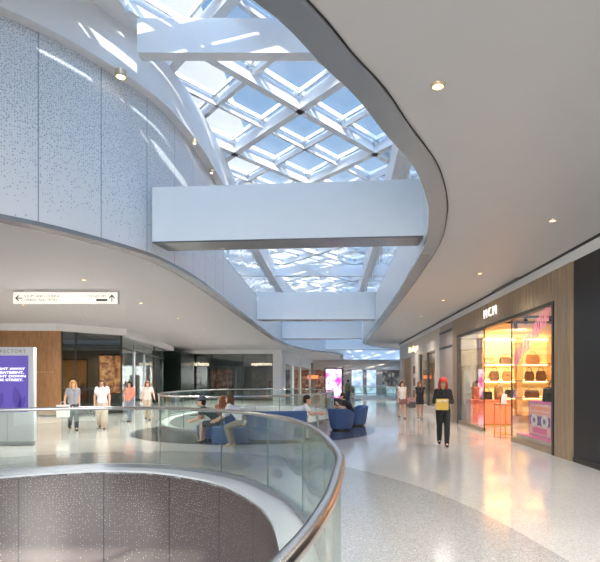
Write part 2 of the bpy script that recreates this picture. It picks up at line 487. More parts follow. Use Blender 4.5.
def fascia(P, mat, z0=-1.7):
    mb = MB(); mb.strip(P, z0, -0.02, closed=True)
    return struct(mb.build('trim_2', mat, smooth=50))
fascia(void1_in, M['perfdark']); fascia(void2_in, M['perflight']); fascia(void3_in, M['perflight'])
for P, Q in ((void1_in, offset(void1, -0.04)), (void2_in, offset(void2, -0.04)), (void3_in, offset(void3, -0.04))):
    mb = ring_strip(P, Q, 0.012)
    lay = None
    for p in P: pass
    o = mb.build('trim_3', M['ledge'], smooth=0); struct(o)
    lip = MB(); lip.strip(P, -0.05, 0.012, closed=True)
    struct(lip.build('trim_3', M['ledge'], smooth=50))

def railing(P, name, label, cat, group, per):
    t = empty(name, (P[0].x, P[0].y, 0), 0, label, cat, group)
    n = len(P); o0 = Vector((P[0].x, P[0].y))
    L = [p-o0 for p in P]
    outer, inner = offset(L, 0.045), offset(L, -0.045)
    mb = MB()
    mb.rings([[(*o, 0.006), (*o, 0.075), (*q, 0.075), (*q, 0.006)] for o, q in list(zip(outer, inner))+[(outer[0], inner[0])]], cap=False)
    mb.build('base_shoe', M['shoe'], t)
    mb = MB(); mb.tube([(*p, 1.10) for p in L], 0.032, 14, closed=True); mb.build('handrail', M['steel'], t, smooth=60)
    go, gi = offset(L, 0.008), offset(L, -0.008)
    k = 0
    while k < n:
        e = min(k+per, n); mb = MB()
        idx = list(range(k, e+1))
        rr = []
        for q in idx:
            a, b = go[q % n], gi[q % n]
            if q == idx[0]: sh = (L[(q+1) % n]-L[q % n]).normalized()*0.006
            elif q == idx[-1]: sh = (L[(q-1) % n]-L[q % n]).normalized()*0.006
            else: sh = Vector((0, 0))
            a, b = a+sh, b+sh
            rr.append([(*a, 0.07), (*a, 1.075), (*b, 1.075), (*b, 0.07)])
        mb.rings(rr)
        mb.bm.faces.ensure_lookup_table()
        for f in mb.bm.faces[-2:]: f.material_index = 1
        mb.build('glass_panel', [M['glass'], M['edge']], t, smooth=50)
        k = e
    return t
railing(void1, 'glass_railing', 'curved frameless glass railing with steel handrail around the nearest void', 'railing', None, 10)
railing(void2, 'glass_railing', 'oval glass railing around the void behind the blue sofa', 'railing', None, 8)
railing(void3, 'glass_railing', 'far straight glass railing beyond the man in olive jacket', 'railing', None, 10)

# ------------------------------------------------------------------ upper slab, upper walls, roof
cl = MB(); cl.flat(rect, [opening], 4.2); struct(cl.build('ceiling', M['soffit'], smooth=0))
for Q0, Q1, z, mat in ((opening, offset(opening, 0.27), 4.185, M['ring']), (offset(opening, 0.27), offset(opening, 0.288), 4.19, M['black'])):
    struct(ring_strip(Q0, Q1, z).build('trim_4', mat, smooth=0))
st = MB(); st.strip(opening, 4.185, 4.26, closed=True); struct(st.build('trim_4', M['ring'], smooth=50))
n = len(opening)
def is_left(p): return (p.x < -3.3 and p.y < 16.0) or (p.x < -2 and p.y < 3)
# walk ccw from the first left point with y<16
i0 = next(i for i in range(n) if is_left(opening[i]) and not is_left(opening[i-1]))
seq = [opening[(i0+k) % n] for k in range(n)]
cut = next(k for k in range(n) if not is_left(seq[k]))
left, rest = seq[:cut], seq[cut-1:]+[seq[0]]
w = MB(); w.strip(left, 4.26, 7.44); struct(w.build('wall_left', M['perfwall'], smooth=50))
w = MB(); w.strip(rest, 4.26, 5.55); struct(w.build('wall_right', M['upper'], smooth=50))
w = MB(); w.strip(rest, 5.55, 7.44); struct(w.build('wall_right', M['sideglass'], smooth=50))
w = MB(); w.strip(offset(opening, -.03)[0:0] or rest, 5.53, 5.57); struct(w.build('trim_12', M['ring'], smooth=50))
cove_in = offset(opening, -0.22)
w = MB(); w.strip(cove_in, 7.42, 8.32, closed=True); struct(w.build('trim_5', M['white'], smooth=50))
struct(ring_strip(opening, cove_in, 7.42).build('trim_5', M['white'], smooth=0))
sky1 = (-3.75, 2.4, 2.6, 63.0); sky2 = (2.6, 37.5, 14.5, 63.0)
h1 = [Vector(p) for p in ((sky1[0], sky1[1]), (2.6, sky1[1]), (2.6, 37.5), (14.5, 37.5), (14.5, 63), (sky1[0], 63))]
rf = MB(); rf.flat(rect, [h1], 8.32); struct(rf.build('ceiling', M['white'], smooth=0))
rf = MB(); rf.flat(rect, [offset(ccw(h1), 0.12)], 8.95); struct(rf.build('ceiling', M['roof'], smooth=0))
st = MB(); st.strip(ccw(h1), 8.32, 8.95, closed=True); struct(st.build('trim_6', M['white'], smooth=0))

# skylight lattice
swin = empty('window_1', (0, 0, 8.3)); struct(swin)
def clip(p, d, box):
    t0, t1 = -1e9, 1e9
    for k, (lo, hi) in enumerate(((box[0], box[2]), (box[1], box[3]))):
        a, b = (lo-p[k])/d[k], (hi-p[k])/d[k]
        if a > b: a, b = b, a
        t0, t1 = max(t0, a), min(t1, b)
    return (t0, t1) if t1-t0 > 0.4 else None
hx, hy = 2.07, 2.35
X0, Y0 = -0.80, 12.45
def curb(mb, a, b, d, off, z):
    for q in (off, -off):
        o = Vector((d.y, -d.x))*q; mb.beam((a.x+o.x, a.y+o.y, z), (b.x+o.x, b.y+o.y, z), .045, .36-z)
def lattice(win, box, z0):
    for s in (1, -1):
        d = Vector((hx, s*hy)).normalized()
        for k in range(-80, 80):
            # primary when k even: lines cross the X axis every 2*hx; secondaries halfway
            p = Vector((X0+hx*k, Y0))
            c = clip(p, d, box)
            if not c: continue
            a, b = p+d*c[0], p+d*c[1]
            mb = MB()
            if k % 2 == 0:
                mb.beam((a.x, a.y, 0), (b.x, b.y, 0), 0.19, 0.30)
                curb(mb, a, b, d, 0.24, 0.24); mb.build('main_beam', M['steelwhite'], win, smooth=0)
            else:
                mb.beam((a.x, a.y, 0.14), (b.x, b.y, 0.14), 0.08, 0.17)
                curb(mb, a, b, d, 0.16, 0.26); mb.build('glazing_bar', M['steelwhite'], win, smooth=0)
    mb = MB(); mb.box(box[0], box[1], 0.36, box[2], box[3], 0.39); mb.build('glass_pane', M['skyglass'], win, smooth=0)
lattice(swin, sky1, 0)
swin2 = empty('window_2', (0, 0, 8.3)); struct(swin2); lattice(swin2, sky2, 0)
# tie beams below the glazing
for Y in (9.1, 18.4, 28.2, 38.0):
    mb = MB(); mb.box(-3.5, Y-0.12, 7.5, 1.8, Y+0.12, 8.12)
    struct(mb.build('trim_7', M['white'], smooth=0))
# big hanging bulkheads
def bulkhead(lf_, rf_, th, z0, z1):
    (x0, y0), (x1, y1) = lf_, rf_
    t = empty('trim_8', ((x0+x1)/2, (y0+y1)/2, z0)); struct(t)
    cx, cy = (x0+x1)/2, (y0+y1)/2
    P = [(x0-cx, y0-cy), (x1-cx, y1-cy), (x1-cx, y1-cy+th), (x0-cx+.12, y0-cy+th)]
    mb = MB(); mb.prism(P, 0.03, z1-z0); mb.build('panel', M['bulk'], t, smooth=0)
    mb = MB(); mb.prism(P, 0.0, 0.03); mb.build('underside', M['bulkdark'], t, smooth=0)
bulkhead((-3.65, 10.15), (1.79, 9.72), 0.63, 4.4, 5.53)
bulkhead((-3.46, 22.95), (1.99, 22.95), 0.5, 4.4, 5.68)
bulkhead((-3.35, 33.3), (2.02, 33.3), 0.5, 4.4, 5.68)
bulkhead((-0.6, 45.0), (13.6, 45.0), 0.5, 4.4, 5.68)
# roof-level neighbour seen through the glass
mb = MB(); mb.box(-5.6, -4, 8.96, -5.2, 60, 16.5); struct(mb.build('wall_left', M['outwall'], smooth=0))
mb = MB(); mb.box(4.7, -8, 8.96, 5.1, 36, 11.5); struct(mb.build('wall_right', M['outwall'], smooth=0))  # unseen wall, added to block sun coming from the right

# ------------------------------------------------------------------ outer walls of the hall
def wallbox(name, x0, y0, z0, x1, y1, z1, m='white'):
    mb = MB(); mb.box(x0, y0, z0, x1, y1, z1); return struct(mb.build(name, M[m], smooth=0))
wallbox('wall_left', XL-.2, YB, 0, XL, YF, 8.7)
wallbox('wall_far', XL, YF, 0, XR, YF+.2, 8.7)
wallbox('wall_right', XR, YB, 0, XR+.2, YF, 8.7)
wallbox('wall_back', XL, YB-.2, 4.2, XR, YB, 8.7)
wallbox('wall_back', XL, YB-.2, 0, -8.5, YB, 4.2)  # unseen partial wall, added to keep bright sky out of the shop-glass reflections

# ------------------------------------------------------------------ downlights
ORD = ['nearest', 'second nearest', 'third nearest', 'fourth nearest', 'fifth nearest', 'sixth nearest', 'seventh nearest', 'eighth nearest']
def downlight(x, y, label, group, power=60, z=4.2, r=0.048, real=True):
    t = empty('downlight', (x, y, z-0.001), 0, label, 'ceiling light', group)
    mb = MB(); mb.lathe([(r, 0.0), (r*1.35, 0.0), (r*1.3, -0.012), (r, -0.02)], n=20, cap=False); mb.build('trim_ring', M['lamptrim'], t)
    mb = MB(); mb.lathe([(0.001, -0.008), (r, -0.008), (r, -0.014), (0.001, -0.018)], n=20); mb.build('lens', M['lamp'], t)
    if real:
        li = bpy.data.lights.new('lamp', 'SPOT'); li.energy = power; li.spot_size = R(150); li.spot_blend = 1.0
        li.color = (1.0, 0.94, 0.86); li.shadow_soft_size = 0.3
        lo = bpy.data.objects.new('lamp', li); C.objects.link(lo); lo.parent = t; lo.location = (0, 0, -0.06)
    return t
POW = 480
downlight(.93, 4.39, 'glowing round downlight in the ceiling close to the curved opening edge, nearest the camera', 'downlights in the right ceiling', POW)
for k, y in enumerate((4.1, 8.07, 12.04, 16.0, 20.0, 24.0, 28.0)):
    downlight(3.56, y, f'{ORD[k]} recessed downlight of the ceiling row along the right shop fronts', 'downlights in the right ceiling', POW*.75)
for k, y in enumerate((12.8, 16.6, 20.6, 24.8, 29.0, 34.0)):
    downlight(-6.35, y, f'{ORD[k]} recessed downlight of the left ceiling row near the opening edge', 'downlights in the left ceiling', POW*1.9)
for k, y in enumerate((12.5, 17.0, 21.0)):
    downlight(-10.5, y, f'{ORD[k]} added fill downlight of the left ceiling row above the dark shop', 'downlights in the left ceiling', POW*1.9)  # extra row, added to brighten the left side of the hall
for k, y in enumerate((28.0, 34.0, 39.5)):
    downlight(-9.5, y, f'{ORD[k]} added fill downlight in front of the dark script-sign shop', 'downlights in the left ceiling', POW*1.9)  # extra lamps with fittings, added as fill for the deeper left area
for k, (x, y) in enumerate(((-.5, 52), (-.8, 58), (-1.0, 47.5), (6.5, 37), (9, 37))):
    downlight(x, y, f'{ORD[k]} tiny added fill downlight over the far end of the mall', 'added fill downlights at the far end', POW*1.5)  # extra lamps, added to lift the light at the far end
# fill lamps without fittings, added out of view behind and beside the camera
for k, (x, y) in enumerate(((3.56, .1), (3.56, -4), (.5, -3), (-5, -4), (-10, -2), (-12, 3), (-12, 8))):
    li = bpy.data.lights.new('lamp', 'SPOT'); li.energy = POW*.7; li.spot_size = R(150); li.spot_blend = 1; li.color = (1, .95, .89); li.shadow_soft_size = .3
    lo = bpy.data.objects.new('fill_lamp', li); C.objects.link(lo); lo.location = (x, y, 4.12)
# spotlight under the white cove
t = empty('spotlight', (-3.95, 9.35, 7.41), 0, 'small glowing round spotlight under the white cove at the top left', 'spotlight')
mb = MB(); mb.lathe([(.03, 0), (.10, -.01), (.11, -.12), (.085, -.13), (.08, -.1)], n=18); mb.build('housing', M['lamptrim'], t)
mb = MB(); mb.sphere((0, 0, -.10), .08, .08, .05, 10); mb.build('lens', M['lamp'], t)
for k, (px, py, Y) in enumerate(((203, 145, 12.0), (217, 169, 13.7))):
    p = at(px, py, Y)
    t = empty('spotlight', (-3.30, Y, 7.41), 0, ['small bracket spotlight halfway along the white cove', 'farthest small bracket spotlight on the white cove just above the grey bulkhead'][k], 'spotlight')
    mb = MB(); mb.lathe([(.02, 0), (.05, -.01), (.055, -.10), (.04, -.11)], n=14); mb.build('housing', M['lamptrim'], t)
    mb = MB(); mb.sphere((0, 0, -.09), .045, .045, .04, 8); mb.build('lens', M['lamp'], t)

# ------------------------------------------------------------------ right-hand shops
WX = 4.8
# white bulkhead above the fronts with dark slot
wallbox('wall_right', WX-.02, -9, 3.98, WX+.6, 35.4, 4.2, 'white')
mb = MB(); mb.box(WX-.10, -9, 4.183, WX-.02, 35.4, 4.199); struct(mb.build('trim_9', M['black'], smooth=0))
for a, b in ((12.5, 14.5), (17.5, 18.6), (20.8, 22.2), (25, 26.4), (30, 31.4)):
    mb = MB(); mb.box(WX-.17, a, 4.178, WX-.02, b, 4.19); struct(mb.build('trim_9', M['frame'], smooth=0))
wallbox('wall_right', WX, -9, 0, WX+.3, 9.92, 3.98, 'blackwall')
# seams of the black hoarding
for y in (4.5, 7.2):
    mb = MB(); mb.box(WX-.012, y, 0.1, WX, y+.03, 3.98); struct(mb.build('trim_9', M['frame'], smooth=0))
mb = MB(); mb.box(WX-.02, -9, 0, WX, 9.92, .1); struct(mb.build('baseboard_right', M['frame'], smooth=0))

sf = empty('shopfront', (WX, 14.86, 0), 0, 'fluted bronze shop front with glowing warm interior and white three-letter sign', 'shopfront')
def flutes(y0, y1, z0, z1, name, pitch=0.2):
    """vertical flutes, front face at local x 0, out to -0.05"""
    mb = MB(); n_ = max(1, int(round((y1-y0)/pitch))); p = (y1-y0)/n_; P = []
    for k in range(n_):
        a = y0+k*p
        P += [(-.025, a), (-.047, a+.12*p), (-.055, a+.5*p), (-.047, a+.88*p)]
    P += [(-.005, y1), (.12, y1), (.12, y0)]
    mb.prism(P, z0, z1); return mb.build(name, M['bronze'], sf, smooth=30)
y_ = lambda v: v-14.86
flutes(y_(9.94), y_(19.8), 3.32, 3.97, 'header_panel')
flutes(y_(9.94), y_(10.72), 0, 3.32, 'pier')
flutes(y_(19.0), y_(19.8), 0, 3.32, 'pier')
mb = MB()
for a, b, z0, z1, x0, x1 in ((10.72, 19.0, 3.24, 3.32, -.06, .1), (10.72, 10.80, 0, 3.24, -.06, .1), (18.90, 19.0, 0, 3.24, -.06, .1), (13.37, 13.41, 0, 3.24, 0, .025), (15.79, 15.83, 0, 3.24, 0, .025)):
    mb.box(x0, y_(a), z0, x1, y_(b), z1)
mb.build('door_frame', M['frame'], sf, smooth=0)
for a, b in ((10.8, 13.36), (15.84, 18.9)):
    mb = MB(); mb.box(-.03, y_(a), 0, .08, y_(b), .12); mb.build('sill', M['bronze'], sf, smooth=0)
    mb = MB(); mb.box(.0, y_(a), .12, .014, y_(b), 3.24); mb.build('glass_pane', M['shopglass'], sf, smooth=0)
# shop room
rm = MB(); rm.box(9.2, 9.95, 0, 9.3, 21.0, 3.5); struct(rm.build('wall_right', M['shopwall'], smooth=0))
rm = MB(); rm.box(WX+.32, 9.85, 0, 9.2, 9.95, 3.5); struct(rm.build('wall_right', M['shopwall'], smooth=0))
rm = MB(); rm.box(5.75, 19.6, 0, 9.2, 19.7, 3.5); struct(rm.build('wall_right', M['shopwall'], smooth=0))
rm = MB(); rm.box(WX+.12, 19.6, 0, 5.75, 19.7, 3.5); struct(rm.build('wall_right', M['shopgrey'], smooth=0))
rm = MB(); rm.box(WX+.12, 9.95, 3.42, 9.2, 19.6, 3.5); struct(rm.build('ceiling', paint('shop_ceiling', (.7, .5, .3), .5), smooth=0))
# ceiling tracks
for y, x0, x1 in ((13.9, 4.95, 6.6), (15.2, 4.95, 7.0)):
    t = empty('track_light', ((x0+x1)/2, y, 3.41), 0, f'dark ceiling track just inside the warm shop, {"nearer" if y < 14 else "farther"} of two', 'track light', 'ceiling tracks in the bronze shop')
    mb = MB(); mb.box(-(x1-x0)/2, -.04, -.06, (x1-x0)/2, .04, 0); mb.build('rail', M['frame'], t, smooth=0)
    for q in (-.4, .3):
        mb = MB(); mb.bar((q, 0, -.06), (q, -.05, -.22), .05, n=12); mb.build('spot_head', M['frame'], t)
# display wall with shelves (faces the camera)
SY = 19.58
sh = empty('display_shelving', (7.35, SY, 0), 0, 'glowing amber display wall with lit shelves of bags inside the bronze shop', 'shelving')
mb = MB(); mb.box(-1.55, -.04, 0.25, 1.55, 0, 3.3); mb.build('back_panel', M['shopwall'], sh, smooth=0)
shelfz = (.55, .93, 1.58, 2.24)
for z in shelfz[1:]:
    s = MB(); s.box(-1.55, -.34, z, 1.55, -.04, z+.05); so = s.build('shelf', M['shelf'], sh, smooth=0)
    s = MB(); s.box(-1.5, -.10, z-.02, 1.5, -.07, z-.002); s.build('light_strip', M['led'], so, smooth=0)
    s = MB(); s.box(-1.5, -.06, z+.052, 1.5, -.045, z+.062); s.build('light_strip', M['led'], so, smooth=0)
for x in (-1.53, -.1, 1.15):
    s = MB(); s.box(x-.11 if x > -1 else x-.02, -.30, .3, x+.11 if x > -1 else x+.02, -.04, 3.3); s.build('upright', paint('amber_post', (.62, .36, .16), .5), sh, smooth=0)
s = MB(); s.box(-1.5, -.12, 3.2, 1.5, -.06, 3.23); s.build('light_strip', M['led'], sh, smooth=0)
s = MB(); s.box(-1.55, -.4, 0.0, 1.55, -.04, .25); s.build('plinth', M['shelf'], sh, smooth=0)

def handbag(x, y, z, w_, h_, d_, mat, label, rz=0, group='bags on the amber shelves'):
    t = empty('handbag', (x, y, z+.001), rz, label, 'handbag', group)
    mb = MB()
    mb.rings([[(sx*w_/2*k, sy*d_/2*k2, zz) for sx, sy in ((-1, -1), (1, -1), (1, 1), (-1, 1))] for zz, k, k2 in ((0, .94, 1), (h_*.06, 1, 1), (h_*.7, .95, .8), (h_, .86, .45))])
    bmesh.ops.bevel(mb.bm, geom=mb.bm.edges[:], offset=.012, segments=2, affect='EDGES')
    mb.build('body', mat, t)
    mb = MB(); mb.tube([(w_*.28*math.cos(a), 0, h_*.95+h_*.5*math.sin(a)) for a in [PI*k/12 for k in range(13)]], .012, 8); mb.build('handle', mat, t)
    mb = MB(); mb.box(-w_*.4, -d_*.53, h_*.5, w_*.4, -d_*.40, h_*.95, .008); mb.build('flap', mat, t)
    mb = MB(); mb.box(-.025, -d_*.56, h_*.48, .025, -d_*.5, h_*.56); mb.build('clasp', M['brass'], t)
    return t
bags = [(6.15, 2.29, .5, .22, 'tan', 'tan handbag on the left of the top amber shelf'), (6.72, 2.29, .42, .24, 'brownleather', 'dark brown handbag on the top amber shelf beside the tan bag'),
        (7.78, 2.29, .5, .32, 'tan', 'large orange tan handbag on the right of the top amber shelf'),
        (6.3, 1.63, .34, .36, 'brownleather', 'dark brown tote at the left of the middle amber shelf'), (6.78, 1.63, .3, .36, 'tan', 'tan tote on the middle amber shelf, second from the left'),
        (7.65, 1.63, .34, .34, 'brownleather', 'brown tote right of the post on the middle amber shelf'), (8.1, 1.63, .36, .36, 'brownleather', 'dark brown bag at the right of the middle amber shelf'),
        (7.75, .98, .55, .26, 'brownleather', 'low brown bag on the bottom amber shelf beside the window box'), (6.9, .98, .4, .28, 'blackleather', 'black bag on the bottom amber shelf, left of the post')]
for x, z, w_, h_, m_, lb in bags: handbag(x, SY-.19, z, w_, h_, .16, M[m_], lb)

# counter and goods
ct = empty('counter', (5.72, 18.2, 0), 0, 'coral red counter just inside the bronze shop doorway', 'counter')
mb = MB(); mb.box(-.74, -.3, .06, .74, .3, .88, .01); mb.build('body', M['pinkbox'], ct)
mb = MB(); mb.box(-.76, -.32, .88, .76, .32, .92, .006); mb.build('worktop', M['pinkbox'], ct)
mb = MB(); mb.box(-.70, -.26, 0, .70, .26, .06); mb.build('plinth', M['brass'], ct, smooth=0)
handbag(5.62, 18.2, .92, .42, .30, .2, M['blackleather'], 'black bag on the coral counter', .2, 'bags on the coral counter')
def backpack(x, y, z, mat, label):
    t = empty('backpack', (x, y, z+.001), 0, label, 'backpack')
    mb = MB(); mb.rings([[(a*.17*k+0, b*.10*k, zz) for a, b in [(math.cos(2*PI*q/16), math.sin(2*PI*q/16)) for q in range(16)]] for zz, k in ((0, .85), (.03, 1), (.32, 1), (.45, .85), (.52, .55), (.55, .2))])
    mb.build('body', mat, t)
    mb = MB(); mb.rings([[(a*.12*k, -.07+b*.07*k, zz) for a, b in [(math.cos(2*PI*q/14), math.sin(2*PI*q/14)) for q in range(14)]] for zz, k in ((.04, .8), (.06, 1), (.22, 1), (.26, .7))]); mb.build('pocket', mat, t)
    mb = MB(); mb.tube([(.05*math.cos(a), 0, .54+.06*math.sin(a)) for a in [PI*k/8 for k in range(9)]], .01, 8); mb.build('handle', mat, t)
    return t
backpack(6.08, 18.25, .92, paint('umber_canvas', (.17, .09, .045), .6), 'tall brown backpack standing on the coral counter')
# brass display stand in the doorway
ds = empty('display_stand', (4.84, 14.15, 0), 0, 'brass-framed display stand in the shop doorway with white bag on top', 'display stand')
for sx in (-.16, .16):
    for sy in (-.26, .26):
        mb = MB(); mb.box(sx-.012, sy-.012, 0, sx+.012, sy+.012, .94); mb.build('leg', M['brass'], ds, smooth=0)
mb = MB(); mb.box(-.18, -.28, .92, .18, .28, .95); mb.build('top_shelf', M['brass'], ds, smooth=0)
mb = MB(); mb.box(-.17, -.27, .10, .17, .27, .12); mb.build('lower_shelf', M['brass'], ds, smooth=0)
handbag(4.82, 14.02, .95, .28, .30, .16, M['whiteleather'], 'white handbag on the brass display stand', R(70), 'bags on the brass stand')
handbag(4.88, 14.32, .95, .2, .2, .14, M['blackleather'], 'small black handbag on the brass stand behind the white one', R(70), 'bags on the brass stand')
# window platform, cassette box, black handbag on it
pf = empty('window_platform', (5.25, 12.08, 0), 0, 'low beige platform with pink top inside the right shop window', 'platform')
mb = MB(); mb.box(-.33, -1.24, 0, .42, 1.24, .20); mb.build('body', M['stone'], pf, smooth=0)
mb = MB(); mb.box(-.33, -1.24, .20, .42, 1.24, .225); mb.build('top', M['pink'], pf, smooth=0)
cb = empty('cassette_box', (5.02, 12.06, .226), 0, 'pink printed box with a big cassette tape picture in the shop window', 'display box')
mb = MB(); mb.box(0, -.70, 0, .34, .70, .88); mb.build('body', M['pink'], cb, smooth=0)
def plate(x, pts, mat, name):
    mb = MB(); mb.rings([[(x, p[0], p[1]) for p in pts], [(x-.006, p[0], p[1]) for p in pts]]); return mb.build(name, mat, cb, smooth=0)
R4 = lambda a, b, c, d: [(a, b), (c, b), (c, d), (a, d)]
EL = lambda cy, cz, ry, rz: [(cy+ry*math.cos(2*PI*k/24), cz+rz*math.sin(2*PI*k/24)) for k in range(24)]
plate(0, R4(-.66, .03, .66, .85), M['vinylpurple'], 'printed_border')
plate(-.006, R4(-.60, .07, .60, .81), M['palepink'], 'printed_panel')
plate(-.012, R4(-.52, .66, .52, .76), M['orange'], 'printed_stripe')
plate(-.012, R4(-.52, .58, .52, .62), M['orange'], 'printed_stripe')
plate(-.012, R4(-.58, .30, .58, .52), M['purple'], 'tape_window')
plate(-.012, R4(-.40, .10, .40, .24), M['pink'], 'printed_label')
for cy in (-.3, .3):
    plate(-.018, EL(cy, .41, .2, .15), M['posterwhite'], 'reel')
    star = []
    for k in range(12):
        a = 2*PI*k/12; r_ = (1.0 if k % 2 == 0 else .45)
        star.append((cy+.115*r_*math.cos(a), .41+.085*r_*math.sin(a)))
    plate(-.024, star, M['purple'], 'reel_hub')
handbag(5.19, 11.75, 1.106, .52, .34, .22, M['blackleather'], 'large black handbag standing on the pink cassette box', R(-75), 'bags in the shop window')
# pink vinyl lettering on the pane (slanted letter strokes climbing to the right)
vl = empty('window_lettering', (4.79, 12.0, 2.3), 0, 'pink slanted lettering climbing diagonally across the right shop window', 'lettering')
def vstroke(mb, y, z, w_, h_):
    sk = .10
    P = [(y, z), (y-w_, z+.0), (y-w_-sk, z+h_), (y-sk, z+h_)]
    mb.rings([[(-.004, a, b) for a, b in P], [(-.001, a, b) for a, b in P]])
yy = 13.2-12.0; zz = 1.98-2.3
slope = (3.06-1.98)/(13.2-10.95)
words = (('word', 5, M['vinylpurple'], .42), ('word', 4, M['vinyl'], .40), ('word', 9, M['vinyl'], .44))
for nm, cnt, mt, hh in words:
    mb = MB()
    for k in range(cnt):
        z = -.32-(yy-1.2)*slope-.05
        vstroke(mb, yy, z, .055, hh)
        if k % 2 == 0:
            vstroke(mb, yy-.055, z+(.0 if k % 4 else hh*.8), .06, .07); vstroke(mb, yy-.055, z+hh*.42, .06, .06)
        yy -= .112
    mb.build('word', mt, vl, smooth=0)
    yy -= .09
sg = empty('shop_sign', (WX-.06, 14.93, 3.645), 0, 'white glowing letters MCM on the bronze fascia', 'shop sign')
for k, (ch, q) in enumerate((('M', .43), ('C', 0), ('M', -.43))):
    text_on('letter', ch, .40, .04, M['signwhite'], sg, (-.03, q, 0), (0, -1, 0), sx=1.1, bold=-.007)
# shop lights
for x, y, z, e in ((6.3, 12.2, 3.2, 150), (6.8, 15.5, 3.2, 190), (6.6, 18.2, 3.2, 150)):
    li = bpy.data.lights.new('shop_lamp', 'SPOT'); li.spot_size = R(118); li.spot_blend = .6; li.energy = e*2.6; li.color = (1, .72, .40); li.shadow_soft_size = .15
    lo = bpy.data.objects.new('shop_lamp', li); C.objects.link(lo); lo.location = (x, y, z)
    if y > 17: lo.rotation_euler.x = R(62); lo.location.y = 17.2; li.energy = 520; li.spot_size = R(140)

# brown stone pier and cream shop
wallbox('wall_right', WX-.02, 19.82, 0, WX+.4, 22.2, 3.98, 'stonebrown')
for z in (2.96, 3.62):
    mb = MB(); mb.box(WX-.035, 19.82, z, WX-.02, 22.2, z+.10); struct(mb.build('trim_10', M['frame'], smooth=0))
cs = empty('shopfront', (WX, 28.7, 0), 0, 'cream stone shop front with warm glowing script sign beyond the bronze shop', 'shopfront')
y2 = lambda v: v-28.7
mb = MB(); mb.box(-.02, y2(22.2), 3.05, .4, y2(35.3), 3.98); mb.build('header_panel', M['stone'], cs, smooth=0)
for a, b in ((22.2, 23.2), (27.6, 30.3), (33.8, 35.3)):
    mb = MB(); mb.box(-.02, y2(a), 0, .4, y2(b), 3.05); mb.build('pier', M['stone'], cs, smooth=0)
mb = MB(); mb.box(.1, y2(23.2), .35, .115, y2(27.6), 3.0); mb.build('glass_pane', M['shopglass'], cs, smooth=0)
mb = MB(); mb.box(.0, y2(23.2), 0, .4, y2(27.6), .35); mb.build('sill', M['stone'], cs, smooth=0)
mb = MB()
for v in (23.2, 25.35, 27.5): mb.box(.05, y2(v), .35, .15, y2(v+.1), 3.05)
mb.build('window_frame', M['frame'], cs, smooth=0)
mb = MB(); mb.box(.15, y2(30.3), 0, .2, y2(33.8), 3.05); mb.build('door', M['woodlight'], cs, smooth=0)
for z in (.85, 1.55, 2.25):
    mb = MB(); mb.box(-.03, y2(28.7), z-.22, -.015, y2(29.4), z+.22); mb.build('display_niche', M['brownleather'], cs, smooth=0)
wallbox('wall_right', WX+1.8, 23.0, 0, WX+1.9, 28, 3.98, 'stone')
wallbox('wall_right', WX+.4, 22.9, 0, WX+1.9, 23.0, 3.98, 'stone')
wallbox('wall_right', WX+.4, 28, 0, WX+1.9, 28.1, 3.98, 'woodlight')
li = bpy.data.lights.new('shop_lamp', 'POINT'); li.energy = 40; li.color = (1, .8, .55); li.shadow_soft_size = .15
lo = bpy.data.objects.new('shop_lamp', li); C.objects.link(lo); lo.location = (WX+1.0, 25.4, 3.2)
for k, (v, c_) in enumerate(((24.3, 'tan'), (26.4, 'brownleather'))):
    t = empty('mannequin', (WX+1.0, v, 0), R(-90), f'dim dressed mannequin in the cream shop window, {["nearer", "farther"][k]} of two', 'mannequin', 'mannequins in the cream shop')
    mb = MB(); mb.lathe([(.16, 0), (.16, .02), (.02, .03), (.02, .8)], n=16); mb.build('stand', M['steel'], t)
    mb = MB(); mb.lathe([(.05, .75), (.15, .85), (.16, 1.0), (.12, 1.12), (.17, 1.32), (.16, 1.42), (.05, 1.5), (.045, 1.58)], n=18); mb.build('torso', M[c_], t)
    mb = MB(); mb.lathe([(.22, .45), (.2, .7), (.17, .9), (.14, 1.1)], n=18); mb.build('skirt', M['blackleather'], t)
sg = empty('shop_sign', (WX-.04, 29.3, 3.48), 0, 'warm glowing script sign on the cream shop fascia', 'shop sign')
text_on('lettering', 'Salvatore Ferragamo', .46, .04, M['signwarm'], sg, (-.02, 0, 0), (0, -1, 0), shear=.3, bold=.012, sx=.85)
# return wall closing the shop block
wallbox('wall_right', WX+.4, 35.2, 0, 16, 35.3, 4.2, 'stone')

# ------------------------------------------------------------------ left-hand shops
def front(name, p0, p1, label, cat='shopfront'):
    p0, p1 = Vector(p0), Vector(p1); d = p1-p0
    return empty(name, (p0.x, p0.y, 0), math.atan2(d.y, d.x), label, cat), d.length
# white bulkhead running above the left fronts
def bulk_run(p0, p1, z0, z1, th=.35, m='white', name='trim_11'):
    p0, p1 = Vector(p0), Vector(p1); d = (p1-p0); L = d.length
    mb = MB(); mb.box(0, 0, z0, L, th, z1)
    return struct(mb.build(name, M[m], smooth=0, loc=(p0.x, p0.y, 0), rz=math.atan2(d.y, d.x)))
A0, A1, A2, B1 = (-16.4, 22.6), (-12.25, 22.8), (-10.5, 25.0), (-12.3, 36.5)
A1b = (-12.35, 22.8)
for a, b in (((-16.4, 22.3), (-12.4, 22.5)), ((-12.4, 22.5), (-10.2, 24.8)), ((-10.2, 24.8), (-11.9, 37.6)), ((-12.8, 41.6), (-4.2, 41.6)), ((-4.2, 41.6), (-2.4, 63))):
    bulk_run(a, b, 3.87, 4.2)
wp = empty('wood_wall', (-16.4, 22.7, 0)); struct(wp); wp.name = 'wall_left'
mb = MB()
for k in range(3): mb.box(k*1.36, 0, .05, k*1.36+1.35, .12, 2.0); mb.box(k*1.36, 0, 2.01, k*1.36+1.35, .12, 3.87)
mb.build('wood_panel', M['wood'], wp, smooth=0)
mb = MB(); mb.box(0, .02, 0, 4.08, .12, .05); mb.build('plinth', M['frame'], wp, smooth=0)
